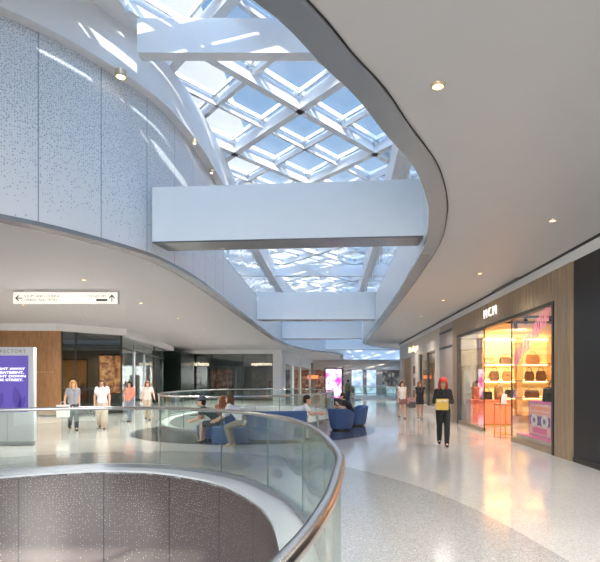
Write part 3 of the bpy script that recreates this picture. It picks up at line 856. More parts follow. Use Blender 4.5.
# shop A : frontal dark glass
fa, LA = front('shopfront', A1b, A2, 'dark glazed shop front behind the four walking women, beside the wood wall')
mb = MB(); mb.box(0, 0, .1, .62, .03, 3.87); mb.build('glass_pane', M['darkglass'], fa, smooth=0)
mb = MB(); mb.box(.66, 0, .1, LA-.04, .03, 3.87); mb.build('glass_pane', M['darkglass'], fa, smooth=0)
mb = MB()
for a in (0, .62, LA-.05): mb.box(a, -.04, 0, a+.05, .06, 3.87)
mb.box(0, -.04, 0, LA, .06, .1)
mb.build('window_frame', M['frame'], fa, smooth=0)
fb, LB = front('shopfront', A2, B1, 'receding glazed shop front with pale posts left of the black pier')
for a, b in ((.05, 2.4), (2.5, 5.0), (5.1, 8.2), (8.3, LB-.05)):
    mb = MB(); mb.box(a, 0, .1, b, .03, 3.87); mb.build('glass_pane', M['darkglass'], fb, smooth=0)
for a in (2.4, 5.0): 
    mb = MB(); mb.box(a, -.06, 0, a+.14, .06, 3.2); mb.build('door_post', paint('pale_post', (.55, .60, .66), .4), fb, smooth=0)
mb = MB(); mb.box(0, -.04, 3.2, LB, .05, 3.28); mb.box(0, -.04, 0, LB, .05, .1); mb.box(8.2, -.04, 0, 8.3, .05, 3.87)
mb.build('window_frame', M['frame'], fb, smooth=0)
# interior of A/B
wallbox('wall_left', -16.4, 29.5, 0, -12.6, 29.7, 3.87, 'shopgreen')
wallbox('wall_left', -16.4, 22.9, 3.87, -12.4, 37, 3.95, 'shopdark')
def panel(name, x, y, w_, z0, z1, mat, label, cat, rz=0):
    t = empty(name, (x, y, z0), rz, label, cat)
    mb = MB(); mb.box(-w_/2, 0, 0, w_/2, .08, z1-z0); mb.build('backboard', M['frame'], t, smooth=0)
    mb = MB(); mb.box(-w_/2+.06, -.02, .06, w_/2-.06, 0, z1-z0-.06); mb.build('picture_face', mat, t, smooth=0)
    return t
panel('display_case', at(112, 0, 26.5).x, 26.5, 1.35, .9, 3.0, M['poster1'], 'glowing orange product display behind the dark left shop glass', 'display', R(12))
for k, (px, Y, w_, z0, z1, m_) in enumerate(((141, 33.5, .5, .3, 2.4, 'poster3'), (157, 36.0, .7, .6, 2.9, 'poster1'))):
    panel('display_case', at(px, 0, Y).x-.3, Y, w_, z0, z1, M[m_], ['dim tall display seen through the receding left shop glass', 'small glowing display next to the black pier'][k], 'display', R(70))
# black pier
wallbox('wall_left', at(160, 0, 38).x, 38, 0, at(181, 0, 38).x, 41.6, 3.87, 'blackgreen')
# shop C : frontal dark glass with two script signs
fc, LC = front('shopfront', (-12.6, 42.0), (-4.95, 42.0), 'wide smoked glass shop front with two small glowing script signs')
for a, b in ((.05, 2.5), (2.56, 5.1), (5.16, LC-.02)):
    mb = MB(); mb.box(a, 0, .1, b, .03, 3.87); mb.build('glass_pane', M['darkglass'], fc, smooth=0)
mb = MB()
for a in (0, 2.5, 5.1, LC-.05): mb.box(a, -.03, 0, a+.06, .05, 3.87)
mb.box(0, -.03, 0, LC, .05, .1)
mb.build('window_frame', M['frame'], fc, smooth=0)
for k, px in enumerate((196, 261.5)):
    x = at(px, 0, 41.9).x
    sg = empty('shop_sign', (x, 41.92, 3.02), 0, ['left of the two small glowing script signs on the smoked glass', 'right of the two small glowing script signs, next to the white column'][k], 'shop sign')
    text_on('lettering', 'morgenthal frederics', .42 if k == 0 else .34, .03, M['signwarm'], sg, (0, 0, 0), (1, 0, 0), sx=.6, shear=.15, bold=.01)
wallbox('wall_left', -12.6, 46.5, 0, -4.9, 46.7, 3.87, 'shopgrey')
wallbox('wall_left', -12.6, 42.05, 3.87, -4.9, 46.5, 3.95, 'shopdark')
panel('display_case', at(221, 0, 45.5).x, 45.5, 2.2, .4, 2.7, M['poster2'], 'reddish brown display behind the smoked glass, centre', 'display')
panel('display_case', at(197, 0, 45.5).x, 45.5, .8, 1.2, 2.5, M['poster3'], 'small dark framed picture behind the left script sign', 'display')
panel('display_case', at(261, 0, 45.5).x, 45.5, 2.0, .3, 2.6, M['poster3'], 'dark display behind the right script sign', 'display')
# white corner column + shop D along the corridor
wallbox('wall_left', -4.95, 41.8, 0, -4.15, 42.6, 3.87, 'white')
fd, LD = front('shopfront', (-4.15, 42.6), (-2.6, 61.0), 'narrow receding shop front beyond the white corner column')
for a, b in ((0, .8), (4.4, 5.4), (9.4, 10.2), (LD-.6, LD)):
    mb = MB(); mb.box(a, -.05, 0, b, .2, 3.87); mb.build('pier', M['white'] if a < 5 else M['stone'], fd, smooth=0)
mb = MB(); mb.box(.8, -.05, 3.1, LD, .2, 3.87); mb.build('header_panel', M['white'], fd, smooth=0)
for a, b in ((.8, 4.4), (5.4, 9.4), (10.2, LD-.6)):
    mb = MB(); mb.box(a, .05, 0, b, .08, 3.1); mb.build('glass_pane', M['darkglass'], fd, smooth=0)
    mb = MB(); mb.box(a, .03, 0, a+.3, .1, 3.1); mb.build('door_frame', M['brass'], fd, smooth=0)
bulk_run((-5.6, 43.2), (-4.2, 63), 0, 3.87, .1, 'stonebrown', 'wall_left')

# ------------------------------------------------------------------ far end
fe, LE = front('shopfront', (-2.4, 63.5), (14.5, 63.5), 'distant row of shop windows closing the far end of the mall')
mb = MB(); mb.box(0, -.05, 3.0, LE, .3, 4.2); mb.build('header_panel', M['stone'], fe, smooth=0)
for a, b, m_ in ((0, .25, 'stonebrown'), (2.4, 2.8, 'shopdark'), (3.9, 4.9, 'stonebrown'), (6.3, 6.8, 'stonebrown'), (8.0, 8.8, 'stonebrown'), (13.2, 13.6, 'stone')):
    mb = MB(); mb.box(a, -.05, 0, b, .3, 3.0); mb.build('pier', M[m_], fe, smooth=0)
for a, b, m_ in ((.25, 2.4, 'poster2'), (2.8, 3.9, 'poster3'), (4.9, 6.3, 'poster4'), (6.8, 8.0, 'poster4'), (8.8, 13.2, 'poster3'), (13.6, LE, 'poster2')):
    mb = MB(); mb.box(a, .1, .05, b, .14, 3.0); mb.build('shop_window', M[m_], fe, smooth=0)
for a in (9.9, 11.0, 12.1):
    mb = MB(); mb.box(a, .0, 0, a+.08, .1, 3.0); mb.build('mullion', M['frame'], fe, smooth=0)
sg = empty('shop_sign', (at(314, 0, 63).x, 63.3, 2.1), 0, 'small red glowing sign in the distant left shop', 'shop sign')
mb = MB(); mb.box(-.5, -.05, -.2, .5, 0, .2); mb.build('panel', emit('red_glow', (1, .22, .07), 1.1), sg, smooth=0)
wallbox('wall_left', XL, 63.5, 0, -2.4, 63.7, 4.2, 'stonebrown')

# digital totem
tt = empty('digital_totem', (.1, 31.0, .0), 0, 'tall black digital totem with bright pink and white screen', 'digital sign')
mb = MB(); mb.box(-.57, -.1, 0.0, .57, .1, 2.42, .01); mb.build('housing', M['blackwall'], tt)
mb = MB(); mb.box(-.48, -.112, .55, .48, -.1, 2.34); mb.build('screen', M['totem'], tt, smooth=0)

# directory kiosk
kx0, kx1, ky = at(-19, 0, 12.4).x, at(33.5, 0, 12.4).x, 12.4
kk = empty('directory_kiosk', ((kx0+kx1)/2, ky, 0), 0, 'pale grey directory kiosk with violet screen at the left edge', 'kiosk')
hw = (kx1-kx0)/2
mb = MB(); mb.box(-hw, 0, .10, hw, .14, 2.44, .012); mb.build('shell', M['kiosk'], kk)
mb = MB(); mb.box(-hw+.03, .02, 0, hw-.03, .13, .10); mb.build('base', M['kioskbase'], kk, smooth=0)
mb = MB(); mb.box(-hw+.13, -.008, .83, hw-.13, 0, 2.23); sc = mb.build('screen', M['screen'], kk, smooth=0)
mb = MB(); mb.box(-.008, -.004, .12, .008, 0, .80); mb.build('door_seam', M['kioskbase'], kk, smooth=0)
text_on('lettering', 'DIRECTORY', .125, .006, M['inkgrey'], kk, (.06, -.004, 2.335), (1, 0, 0), spacing=1.25)
for k, s_ in enumerate(('RIGHT AWAY', 'TREATMENT,', 'RIGHT DOWN', 'THE STREET.')):
    text_on('lettering', s_, .082, .004, emit('screen_text', (.9, .9, 1), .75) if k == 0 else bpy.data.materials['screen_text'], sc, (.05, -.011, 1.90-.092*k), (1, 0, 0), sx=1.55, bold=.002)
def petal(cx, cz, ang, l_, w_):
    P = []
    for k in range(17):
        t_ = k/16; P.append((l_*t_, w_*math.sin(PI*t_)))
    for k in range(15, 0, -1):
        t_ = k/16; P.append((l_*t_, -w_*math.sin(PI*t_)))
    ca, sa = math.cos(ang), math.sin(ang)
    mb = MB(); Q = [(cx+a*ca-b*sa, cz+a*sa+b*ca) for a, b in P]
    mb.rings([[(x, -.0085, z) for x, z in Q], [(x, -.0105, z) for x, z in Q]])
    mb.build('petal_picture', M['petal'], sc, smooth=0)
petal(.30, .86, R(100), .62, .11); petal(.26, .86, R(62), .42, .08); petal(-.3, .86, R(120), .4, .09); petal(-.28, .86, R(70), .5, .1)

# hanging wayfinding light box
sx0, sx1, sy_ = at(13, 0, 14.3).x, at(118, 0, 14.3).x, 14.3
ws = empty('wayfinding_sign', ((sx0+sx1)/2, sy_, 3.80), 0, 'long white illuminated wayfinding sign with arrows under the left ceiling', 'sign')
hw = (sx1-sx0)/2
mb = MB(); mb.box(-hw, 0, 0, hw, .10, .345, .006); mb.build('housing', M['kiosk'], ws)
mb = MB(); mb.box(-hw+.015, -.006, .015, hw-.015, 0, .33); mb.build('light_face', M['lightbox'], ws, smooth=0)
for x in (-hw+.3, hw-.3):
    mb = MB(); mb.box(x-.02, .03, .345, x+.02, .07, .40); mb.build('bracket', M['kiosk'], ws, smooth=0)
def arrow(cx, cz, ang):
    mb = MB(); ca, sa = math.cos(ang), math.sin(ang)
    def q(P): mb.rings([[(cx+a*ca-b*sa, -.007, cz+a*sa+b*ca) for a, b in P], [(cx+a*ca-b*sa, -.011, cz+a*sa+b*ca) for a, b in P]])
    q([(-.11, -.014), (.09, -.014), (.09, .014), (-.11, .014)])
    q([(.11, 0), (.01, .09), (-.02, .07), (.06, 0)]); q([(.11, 0), (.06, 0), (-.02, -.07), (.01, -.09)])
    mb.build('arrow', M['ink'], ws, smooth=0)
arrow(-hw+.17, .17, PI); arrow(hw-.17, .17, PI/2)
text_on('lettering', 'SHOPS AND LOUNGE', .105, .004, M['inkgrey'], ws, (-hw+.82, -.008, .225), (1, 0, 0))
text_on('lettering', 'DINING AND MORE', .105, .004, M['inkgrey'], ws, (-hw+.80, -.008, .115), (1, 0, 0))
text_on('lettering', 'ELEVATORS', .105, .004, M['inkgrey'], ws, (hw-.60, -.008, .225), (1, 0, 0))
mb = MB(); mb.box(hw-.62, -.011, .08, hw-.30, -.007, .145); mb.build('dark_bar', M['ink'], ws, smooth=0)

# ------------------------------------------------------------------ seating
def tub_chair(x, y, rz, label):
    """back towards +Y local, opening to -Y"""
    t = empty('tub_chair', (x, y, .006), rz, label, 'armchair', 'blue tub chairs by the low table')
    n_ = 40
    def hgt(a):   # a: angle, pi/2 = back
        return .40+.30*max(0, min(1, (math.sin(a)+.75)/1.3))**0.8
    def rad(z, a): 
        f = z/.70
        return (.33+.14*f**0.8)
    rings = []
    for z in (.06, .12, .25, .40):
        rings.append([(rad(z, 0)*math.cos(2*PI*k/n_), rad(z, 0)*math.sin(2*PI*k/n_)*.95, z) for k in range(n_)])
    top, tin, low = [], [], []
    for k in range(n_):
        a = 2*PI*k/n_; h = hgt(a); r_ = rad(h, a)
        front_ = math.sin(a) < -.72
        top.append((r_*math.cos(a), r_*math.sin(a)*.95, h if not front_ else .40))
        tin.append(((r_-.09)*math.cos(a), (r_-.09)*math.sin(a)*.95, (h+.015) if not front_ else .41))
        low.append(((r_-.12)*math.cos(a), (r_-.12)*math.sin(a)*.93, .36))
    mb = MB(); mb.rings(rings+[top, tin, low]); mb.build('shell', M['sofa'], t, smooth=50)
    mb = MB(); mb.rings([[(r_*math.cos(2*PI*k/n_), r_*math.sin(2*PI*k/n_)*.95-.03, z) for k in range(n_)] for z, r_ in ((.37, .31), (.40, .335), (.43, .33), (.45, .29))])
    mb.build('seat_cushion', M['sofalight'], t, smooth=60)
    mb = MB(); mb.lathe([(.28, 0), (.30, .01), (.30, .05), (.28, .06)], n=28); mb.build('base', M['frame'], t)
    return t
tub_chair(.30, 16.3, R(150), 'blue tub chair with its back to the camera, nearer of the two')
tub_chair(.86, 17.9, R(-75), 'blue tub chair turned left, seating the person in black, behind the other tub chair')

tb = empty('coffee_table', (-.64, 16.25, .006), 0, 'low white coffee table between the white-shirted man and the tub chairs', 'coffee table')
mb = MB(); mb.lathe([(.001, .50), (.40, .50), (.42, .515), (.42, .53), (.40, .54), (.001, .54)], n=36); mb.build('tabletop', M['table'], tb)
for k in range(4):
    a = PI/4+k*PI/2
    mb = MB(); mb.bar((.22*math.cos(a), .22*math.sin(a), .5), (.30*math.cos(a), .30*math.sin(a), 0), .018); mb.build('leg', M['steel'], tb)

# big curved sofa: backrest on the camera side
sfa = empty('curved_sofa', (-1.95, 13.95, .006), 0, 'long curved blue sofa with its back towards the near glass railing', 'sofa')
def arcblock(cx, cy, r0, r1, a0, a1, z0, z1, mat, name, n_=28, taper=0.0, rnd=.03):
    rr = []
    for k in range(n_+1):
        a = R(a0+(a1-a0)*k/n_)
        c, s = math.cos(a), math.sin(a)
        prof = [(r0, z0), (r1-taper, z0), (r1, z1-rnd), (r1-rnd, z1), (r0+rnd, z1), (r0, z1-rnd)]
        rr.append([(cx+r*c, cy+r*s, z) for r, z in prof])
    mb = MB(); mb.rings(rr); return mb.build(name, mat, sfa, smooth=40)
# arc opens towards +Y, centre beyond the sofa
cx_, cy_, ro = .15, 2.35, 3.35
arcblock(cx_, cy_, ro-.95, ro-.05, 235, 290, .05, .40, M['sofa'], 'seat_base', taper=.06)
arcblock(cx_, cy_, ro-.93, ro-.25, 235, 290, .40, .47, M['sofalight'], 'seat_cushion')
arcblock(cx_, cy_, ro-.26, ro, 252, 290, .05, .80, M['sofa'], 'backrest', taper=.14, rnd=.05)
mb = MB(); mb.lathe([(.001, 0), (.50, 0), (.54, .30), (.54, .40), (.50, .43), (.001, .43)], c=(-.72, -.72, 0), n=32); mb.build('ottoman_end', M['sofa'], sfa, smooth=40)

# ------------------------------------------------------------------ people
def remesh(mb, voxel, name, mat, parent, smooth_it=6):
    bmesh.ops.recalc_face_normals(mb.bm, faces=mb.bm.faces[:])
    me = bpy.data.meshes.new('tmp'); mb.bm.to_mesh(me); mb.bm.free()
    o = bpy.data.objects.new('tmp', me); C.objects.link(o)
    md = o.modifiers.new('r', 'REMESH'); md.mode = 'VOXEL'; md.voxel_size = voxel
    sm = o.modifiers.new('s', 'SMOOTH'); sm.iterations = smooth_it; sm.factor = .5
    dg = bpy.context.evaluated_depsgraph_get(); dg.update()
    m2 = bpy.data.meshes.new_from_object(o.evaluated_get(dg))
    bpy.data.objects.remove(o); bpy.data.meshes.remove(me)
    for p in m2.polygons: p.use_smooth = True
    m2.materials.clear(); m2.materials.append(mat); m2.name = name
    ob = bpy.data.objects.new(name, m2); C.objects.link(ob); ob.parent = parent
    return ob
def cap(mb, p0, p1, r0, r1):
    p0, p1 = Vector(p0), Vector(p1)
    if (p1-p0).length > 1e-4: mb.bar(p0, p1, r0, r1, 12)
    mb.sphere(p0, r0, n=6); mb.sphere(p1, r1, n=6)

def joints(pose, h, **k):
    s = h/1.72; J = {}
    V = lambda x, y, z: Vector((x, y, z))*s
    if pose == 'stand':
        st_ = k.get('step', 0.0); J['pel'] = V(0, 0, .93)
        J['che'] = V(0, -k.get('lean', 0)*.4, 1.24); J['nek'] = V(0, -k.get('lean', 0)*.8, 1.43)
        for sd, sg_ in (('L', 1), ('R', -1)):
            f = st_*sg_
            J['hip'+sd] = V(.09*sg_, 0, .90); J['kne'+sd] = V(.09*sg_, -.55*max(f, -f*.2)-.03, .49)
            J['ank'+sd] = V(.085*sg_, -f*.9, .075+(.05 if f < 0 else 0))
    elif pose == 'sit':
        ln = k.get('lean', .15); J['pel'] = V(0, 0, .53)
        J['che'] = V(0, -ln*.55, .53+.30-ln*.06); J['nek'] = V(0, -ln*1.25, .53+.49-ln*.16)
        for sd, sg_ in (('L', 1), ('R', -1)):
            J['hip'+sd] = V(.09*sg_, -.02, .53); J['kne'+sd] = V(.12*sg_, -.44, .52); J['ank'+sd] = V(.12*sg_, -.44+k.get('tuck', .0), .075)
    elif pose == 'rise':   # half risen from a seat
        ln = .35; J['pel'] = V(0, .05, .66); J['che'] = V(0, -.14, .93); J['nek'] = V(0, -.27, 1.08)
        for sd, sg_ in (('L', 1), ('R', -1)):
            J['hip'+sd] = V(.09*sg_, .04, .64); J['kne'+sd] = V(.11*sg_, -.34, .50); J['ank'+sd] = V(.11*sg_, -.22, .075)
    n_ = J['nek']; J['hed'] = n_+V(0, k.get('nod', -.02), .155)
    for sd, sg_ in (('L', 1), ('R', -1)):
        J['sho'+sd] = n_+V(.158*sg_, .0, -.035)
        e = k.get('elb'+sd, (.035, .03, -.28)); w_ = k.get('wri'+sd, (.0, -.06, -.24))
        J['elb'+sd] = J['sho'+sd]+V(e[0]*sg_, e[1], e[2])
        J['wri'+sd] = J['elb'+sd]+V(w_[0]*sg_, w_[1], w_[2])
    return J, s

def leg_bones(J, s, a=0.0, upto=1.0, r=(.088, .058, .038)):
    out_ = []
    for sd in 'LR':
        h_, k_, n_ = J['hip'+sd], J['kne'+sd], J['ank'+sd]
        if upto >= 1:
            out_ += [(h_, k_, r[0]*s+a, r[1]*s+a), (k_, k_.lerp(n_, .35), r[1]*s+a, r[1]*s*.98+a), (k_.lerp(n_, .35), n_, r[1]*s*.98+a, r[2]*s+a)]
        else: out_ += [(h_, h_.lerp(k_, upto), r[0]*s+a, (r[0]+(r[1]-r[0])*upto)*s+a*1.6)]
    return out_
def torso_bones(J, s, a=0.0):
    p, c, n_ = J['pel'], J['che'], J['nek']; o = []
    for sg_ in (1, -1):
        dx = Vector((sg_, 0, 0))*s
        o += [(p+dx*.065-Vector((0, 0, .03))*s, p.lerp(c, .55)+dx*.05, .098*s+a, .088*s+a), (p.lerp(c, .55)+dx*.05, c+dx*.075, .088*s+a, .100*s+a),
              (c+dx*.075, n_+dx*.10-Vector((0, 0, .06))*s, .100*s+a, .070*s+a), (n_+dx*.02-Vector((0, 0, .03))*s, J['sho'+('L' if sg_ > 0 else 'R')], .055*s+a, .056*s+a)]
    return o
def arm_bones(J, s, a=0.0, upto=1.0):
    o = []
    for sd in 'LR':
        h_, e_, w_ = J['sho'+sd], J['elb'+sd], J['wri'+sd]
        if upto >= 1: o += [(h_, e_, .052*s+a, .040*s+a), (e_, w_, .040*s+a, .027*s+a)]
        else: o += [(h_, h_.lerp(e_, upto), .053*s+a, .048*s+a*1.4)]
    return o
def hand(mb, e, w_, s, sg_):
    d = (w_-e).normalized(); side = d.cross(Vector((1, .2, .1))).normalized()
    up = side.cross(d).normalized()
    pc = w_+d*.05*s
    cap(mb, w_, w_+d*.085*s, .024*s, .028*s)
    cap(mb, w_+d*.06*s-side*.025*s, w_+d*.06*s+side*.025*s, .016*s, .016*s)
    for k, ln in enumerate((.068, .078, .072, .056)):
        b = w_+d*.085*s+side*(k-1.5)*.019*s
        m_ = b+d*ln*.55*s+up*.004*s; t_ = m_+d*ln*.4*s+up*.022*s
        cap(mb, b, m_, .0095*s, .009*s); cap(mb, m_, t_, .009*s, .008*s)
    b = w_+d*.03*s-side*.026*s; m_ = b+d*.035*s-side*.028*s; cap(mb, b, m_, .011*s, .010*s); cap(mb, m_, m_+d*.032*s, .010*s, .009*s)

def person(x, y, rz, label, pose, h, hair, hairlen, skin='skin', top=None, sleeves=.45, bottom=None, blen=1.0, shoes=(.03, .03, .03), z=0.0,
           wide=0.0, hat=None, headturn=0.0, skirt=None, **k):
    t = empty('person', (x, y, z), rz, label, 'person')
    J, s = joints(pose, h, **k)
    mb = MB()
    for b in torso_bones(J, s)+leg_bones(J, s)+arm_bones(J, s): cap(mb, *b)
    hc = J['hed']; cap(mb, J['nek']-Vector((0, 0, .02))*s, hc-Vector((0, -.01, .06))*s, .055*s, .05*s)
    hr = Matrix.Rotation(headturn, 3, 'Z'); H = lambda v: hc+hr @ (Vector(v)*s)
    hm = MB(); 
    for c_, r_ in (((0, .012, .03), (.076, .094, .092)), ((0, -.02, -.035), (.062, .07, .08)), ((0, -.058, -.085), (.03, .03, .026)),
                   ((0, -.096, -.018), (.013, .02, .022)), ((.075, .01, -.01), (.014, .022, .032)), ((-.075, .01, -.01), (.014, .022, .032))):
        mb.sphere(H(c_), r_[0]*s, r_[1]*s, r_[2]*s, 8)
    hm.bm.free()
    for sd, sg_ in (('L', 1), ('R', -1)):
        hand(mb, J['elb'+sd], J['wri'+sd], s, sg_)
        a_ = J['ank'+sd]; cap(mb, a_, a_+Vector((0, -.12, -.035))*s, .036*s, .026*s); cap(mb, a_+Vector((0, .03, -.03))*s, a_, .034*s, .034*s)
    remesh(mb, .0085, 'body', M[skin], t, 3)
    for sg_ in (1, -1):
        mb = MB(); p = H((.03*sg_, -.083, .012)); mb.sphere(p, .013*s, .008*s, .009*s, 6); mb.build('eye', M['eye'], t, smooth=80)
    mb = MB(); mb.sphere(H((0, -.088, -.058)), .022*s, .008*s, .008*s, 6); mb.build('mouth', M['lip'], t, smooth=80)
    # hair
    mb = MB(); mb.sphere(H((0, .018, .064)), .094*s, .104*s, .084*s, 10)
    mb.sphere(H((0, .055, -.01)), .084*s, .075*s, .09*s, 8)
    if hairlen > 0:
        for dx in (-.06, 0, .06):
            cap(mb, H((dx, .05, .0)), H((dx*1.15, .075, -.08-hairlen)), .055*s, .04*s)
        for dx in (-.088, .088): cap(mb, H((dx, .0, .03)), H((dx*1.1, -.02, -.10-hairlen*.7)), .036*s, .032*s)
    remesh(mb, .012, 'hair', cloth('hair_%02d%02d%02d' % tuple(int(c*99) for c in hair), hair), t, 4)
    if hat:
        mb = MB(); mb.lathe([(.001, .085), (.05, .08), (.09, .045), (.104, 0), (.104, -.03), (.001, -.03)], c=H((0, .02, .09)), n=24)
        q = H((0, -.085, .058)); mb.sphere(q, .07*s, .06*s, .01*s, 8)
        mb.build('cap', cloth('cap_%02d%02d%02d' % tuple(int(c*99) for c in hat), hat), t, smooth=60)
    ck = lambda c_: cloth('fab_%02d%02d%02d' % tuple(int(v*99) for v in c_), c_)
    if bottom:
        mb = MB()
        for b in leg_bones(J, s, .014+wide*.4, blen, (.088, .062+wide, .045+wide)): cap(mb, *b)
        pl = J['pel']
        for sg_ in (1, -1):
            dx = Vector((sg_, 0, 0))*s; cap(mb, pl+dx*.055-Vector((0, 0, .05))*s, pl+dx*.05+Vector((0, 0, .06))*s, .112*s, .10*s)
        remesh(mb, .012, 'trousers' if blen >= 1 else 'shorts', ck(bottom), t, 4)
    if skirt:
        mb = MB(); pl = J['pel']
        mb.lathe([(.16*s, -.30*s), (.155*s, -.12*s), (.13*s, .06*s), (.10*s, .12*s)], c=pl, n=24); remesh(mb, .012, 'skirt', ck(skirt), t, 3)
    if top:
        mb = MB()
        for b in torso_bones(J, s, .016): cap(mb, *b)
        if sleeves > 0:
            for b in arm_bones(J, s, .012, sleeves): cap(mb, *b)
        remesh(mb, .012, 'shirt' if sleeves < 1 else 'jacket', ck(top), t, 4)
    for sd in 'LR':
        a_ = J['ank'+sd]; mb = MB()
        cap(mb, a_+Vector((0, .035, -.04))*s, a_+Vector((0, -.13, -.045))*s, .042*s, .036*s); cap(mb, a_+Vector((0, .02, -.02))*s, a_+Vector((0, -.06, -.03))*s, .044*s, .04*s)
        for v in mb.bm.verts:
            if v.co.z < .0: v.co.z = .0
        remesh(mb, .012, 'shoe', ck(shoes), t, 2)
    return t, J, s

FR, FL_, FB = R(90), R(-90), R(180)
white, beige, denim, black = (.78, .77, .76), (.42, .33, .26), (.07, .10, .16), (.018, .018, .02)
blonde, brown, dkbrown, auburn = (.42, .24, .10), (.10, .05, .025), (.025, .015, .01), (.20, .07, .03)
# four women by the left shop
person(at(73, 0, 16.3).x, 16.3, R(35), 'blonde woman in grey tee and dark jeans carrying a white shopping bag', 'stand', 1.62, blonde, .12, top=(.27, .28, .31), bottom=(.04, .045, .06), step=.18, elbR=(.08, .0, -.27), wriR=(.02, -.02, -.24))
person(at(102, 0, 16.7).x, 16.7, R(20), 'woman in white tee and wide beige trousers with long brown hair', 'stand', 1.66, brown, .16, top=white, bottom=beige, wide=.025, step=.2, elbR=(.07, .02, -.27), elbL=(.08, .02, -.27))
person(at(130, 0, 19.7).x, 19.7, R(-20), 'woman in coral jacket and blue jeans', 'stand', 1.60, dkbrown, .05, top=(.56, .22, .16), sleeves=1.0, bottom=(.16, .19, .24), step=.12, elbR=(.08, -.02, -.26), elbL=(.08, -.02, -.26), wriL=(-.08, -.12, -.16), wriR=(-.08, -.12, -.16))
person(at(147.5, 0, 20.5).x, 20.5, R(15), 'woman in white tee and pale trousers beside the black pier', 'stand', 1.60, auburn, .02, top=(.72, .66, .60), bottom=(.50, .42, .34), step=.15, elbL=(.1, -.04, -.25), wriL=(.04, -.14, -.14))
# shopping bag in her hand
sb = empty('shopping_bag', (at(66.5, 0, 16.2).x, 16.0, .44), R(20), 'white paper shopping bag carried by the blonde woman', 'shopping bag')
mb = MB(); mb.rings([[(a*.19*k, b*.07*k, zz) for a, b in ((-1, -1), (1, -1), (1, 1), (-1, 1))] for zz, k in ((0, .95), (.40, 1))]); mb.build('body', M['whiteleather'], sb, smooth=0)
for q in (-.06, .06):
    mb = MB(); mb.tube([(.07*math.cos(a), q, .40+.10*math.sin(a)) for a in [PI*k/10 for k in range(11)]], .005, 6); mb.build('handle', M['ledge'], sb)
# right-hand walkers
person(at(443, 0, 12.3).x, 12.3, R(-8), 'woman in red headscarf and black suit walking with a yellow folder', 'stand', 1.66, (.35, .04, .03), .03, top=black, sleeves=1.0, bottom=(.02, .022, .02), wide=.0, step=.16,
       hat=(.62, .06, .04), elbL=(.07, .0, -.27), wriL=(-.18, -.17, .02), elbR=(.07, .0, -.27), wriR=(-.14, -.18, .0))
yf = empty('folder', (at(442, 0, 12.08).x, 12.06, .90), R(-8), 'yellow folder held in front by the woman in black', 'folder')
mb = MB(); mb.box(-.15, -.02, 0, .15, .02, .27, .008); mb.build('cover', cloth('folder_yellow', (.72, .48, .10)), yf)
mb = MB(); mb.box(-.12, -.024, .20, .12, -.02, .25); mb.build('paper_label', cloth('folder_pale', (.8, .7, .45)), yf, smooth=0)
person(at(402, 0, 21.3).x, 21.3, R(15), 'woman in white sleeveless top and dark shorts, long brown hair, at the cream shop', 'stand', 1.60, brown, .18, top=(.66, .60, .56), sleeves=.0, bottom=(.22, .10, .10), blen=.45, step=.12, shoes=(.25, .14, .1))
tb_ = empty('tote_bag', (at(409.5, 0, 21.2).x, 21.15, .62), R(20), 'pink tote bag beside the woman in the white top', 'tote bag')
mb = MB(); mb.rings([[(a*.15*k, b*.05*k, zz) for a, b in ((-1, -1), (1, -1), (1, 1), (-1, 1))] for zz, k in ((0, .85), (.28, 1))]); mb.build('body', cloth('tote_pink', (.55, .28, .24)), tb_, smooth=0)
mb = MB(); mb.tube([(.08*math.cos(a), 0, .28+.24*math.sin(a)) for a in [PI*k/10 for k in range(11)]], .008, 6); mb.build('handle', cloth('tote_pink', (.55, .28, .24)), tb_)
person(at(420, 0, 20.8).x, 20.8, R(-15), 'woman in black sleeveless playsuit beside the cream shop window', 'stand', 1.60, auburn, .08, 'skintan', top=black, sleeves=0, bottom=black, blen=.4, step=.06, shoes=(.2, .12, .08))
bb = empty('handbag', (at(412.3, 0, 20.9).x, 20.9, .48), 0, 'dark handbag hanging beside the woman in black playsuit', 'handbag')
mb = MB(); mb.box(-.14, -.06, 0, .14, .06, .24, .02); mb.build('body', M['blackleather'], bb)
mb = MB(); mb.tube([(.10*math.cos(a), 0, .22+.16*math.sin(a)) for a in [PI*k/10 for k in range(11)]], .008, 6); mb.build('handle', M['blackleather'], bb)
person(at(348, 0, 36).x, 36, FB, 'man in olive jacket seen from behind near the pink screen', 'stand', 1.70, dkbrown, 0, top=(.20, .20, .10), sleeves=1.0, bottom=(.06, .07, .10), step=.05, wide=.01)
# seated people
person(-2.98, 13.15, FL_, 'seated man in cap, dark teal tee and shorts holding a tablet', 'sit', 1.66, dkbrown, 0, top=(.045, .075, .075), bottom=(.05, .055, .06), blen=.8, lean=.34, hat=(.09, .10, .13), z=-.03,
       elbL=(.03, -.06, -.26), wriL=(-.05, -.18, -.04), elbR=(.03, -.06, -.26), wriR=(-.05, -.18, -.04), nod=-.05, shoes=(.03, .035, .045))
tbt = empty('tablet', (-3.62, 13.15, .70), R(90), 'dark tablet in the hands of the seated man in cap', 'tablet')
mb = MB(); mb.box(-.13, -.09, 0, .13, .09, .012, .004); mb.build('body', M['blackleather'], tbt)
mb = MB(); mb.box(-.115, -.075, .012, .115, .075, .014); mb.build('screen', M['frame'], tbt, smooth=0)
person(-2.25, 12.3, FL_, 'long-haired person in white shirt rising from the sofa', 'rise', 1.62, brown, .12, top=(.70, .68, .72), sleeves=.9, bottom=(.24, .20, .17), elbL=(.06, -.12, -.24), wriL=(.0, -.20, -.10), elbR=(.06, -.12, -.24), wriR=(0, -.20, -.10), shoes=(.4, .32, .22))
person(-3.1, 14.05, FB, 'person with auburn hair seated behind the man in cap', 'sit', 1.62, auburn, .12, top=(.26, .11, .06), bottom=(.05, .05, .06), lean=.1, z=-.03)
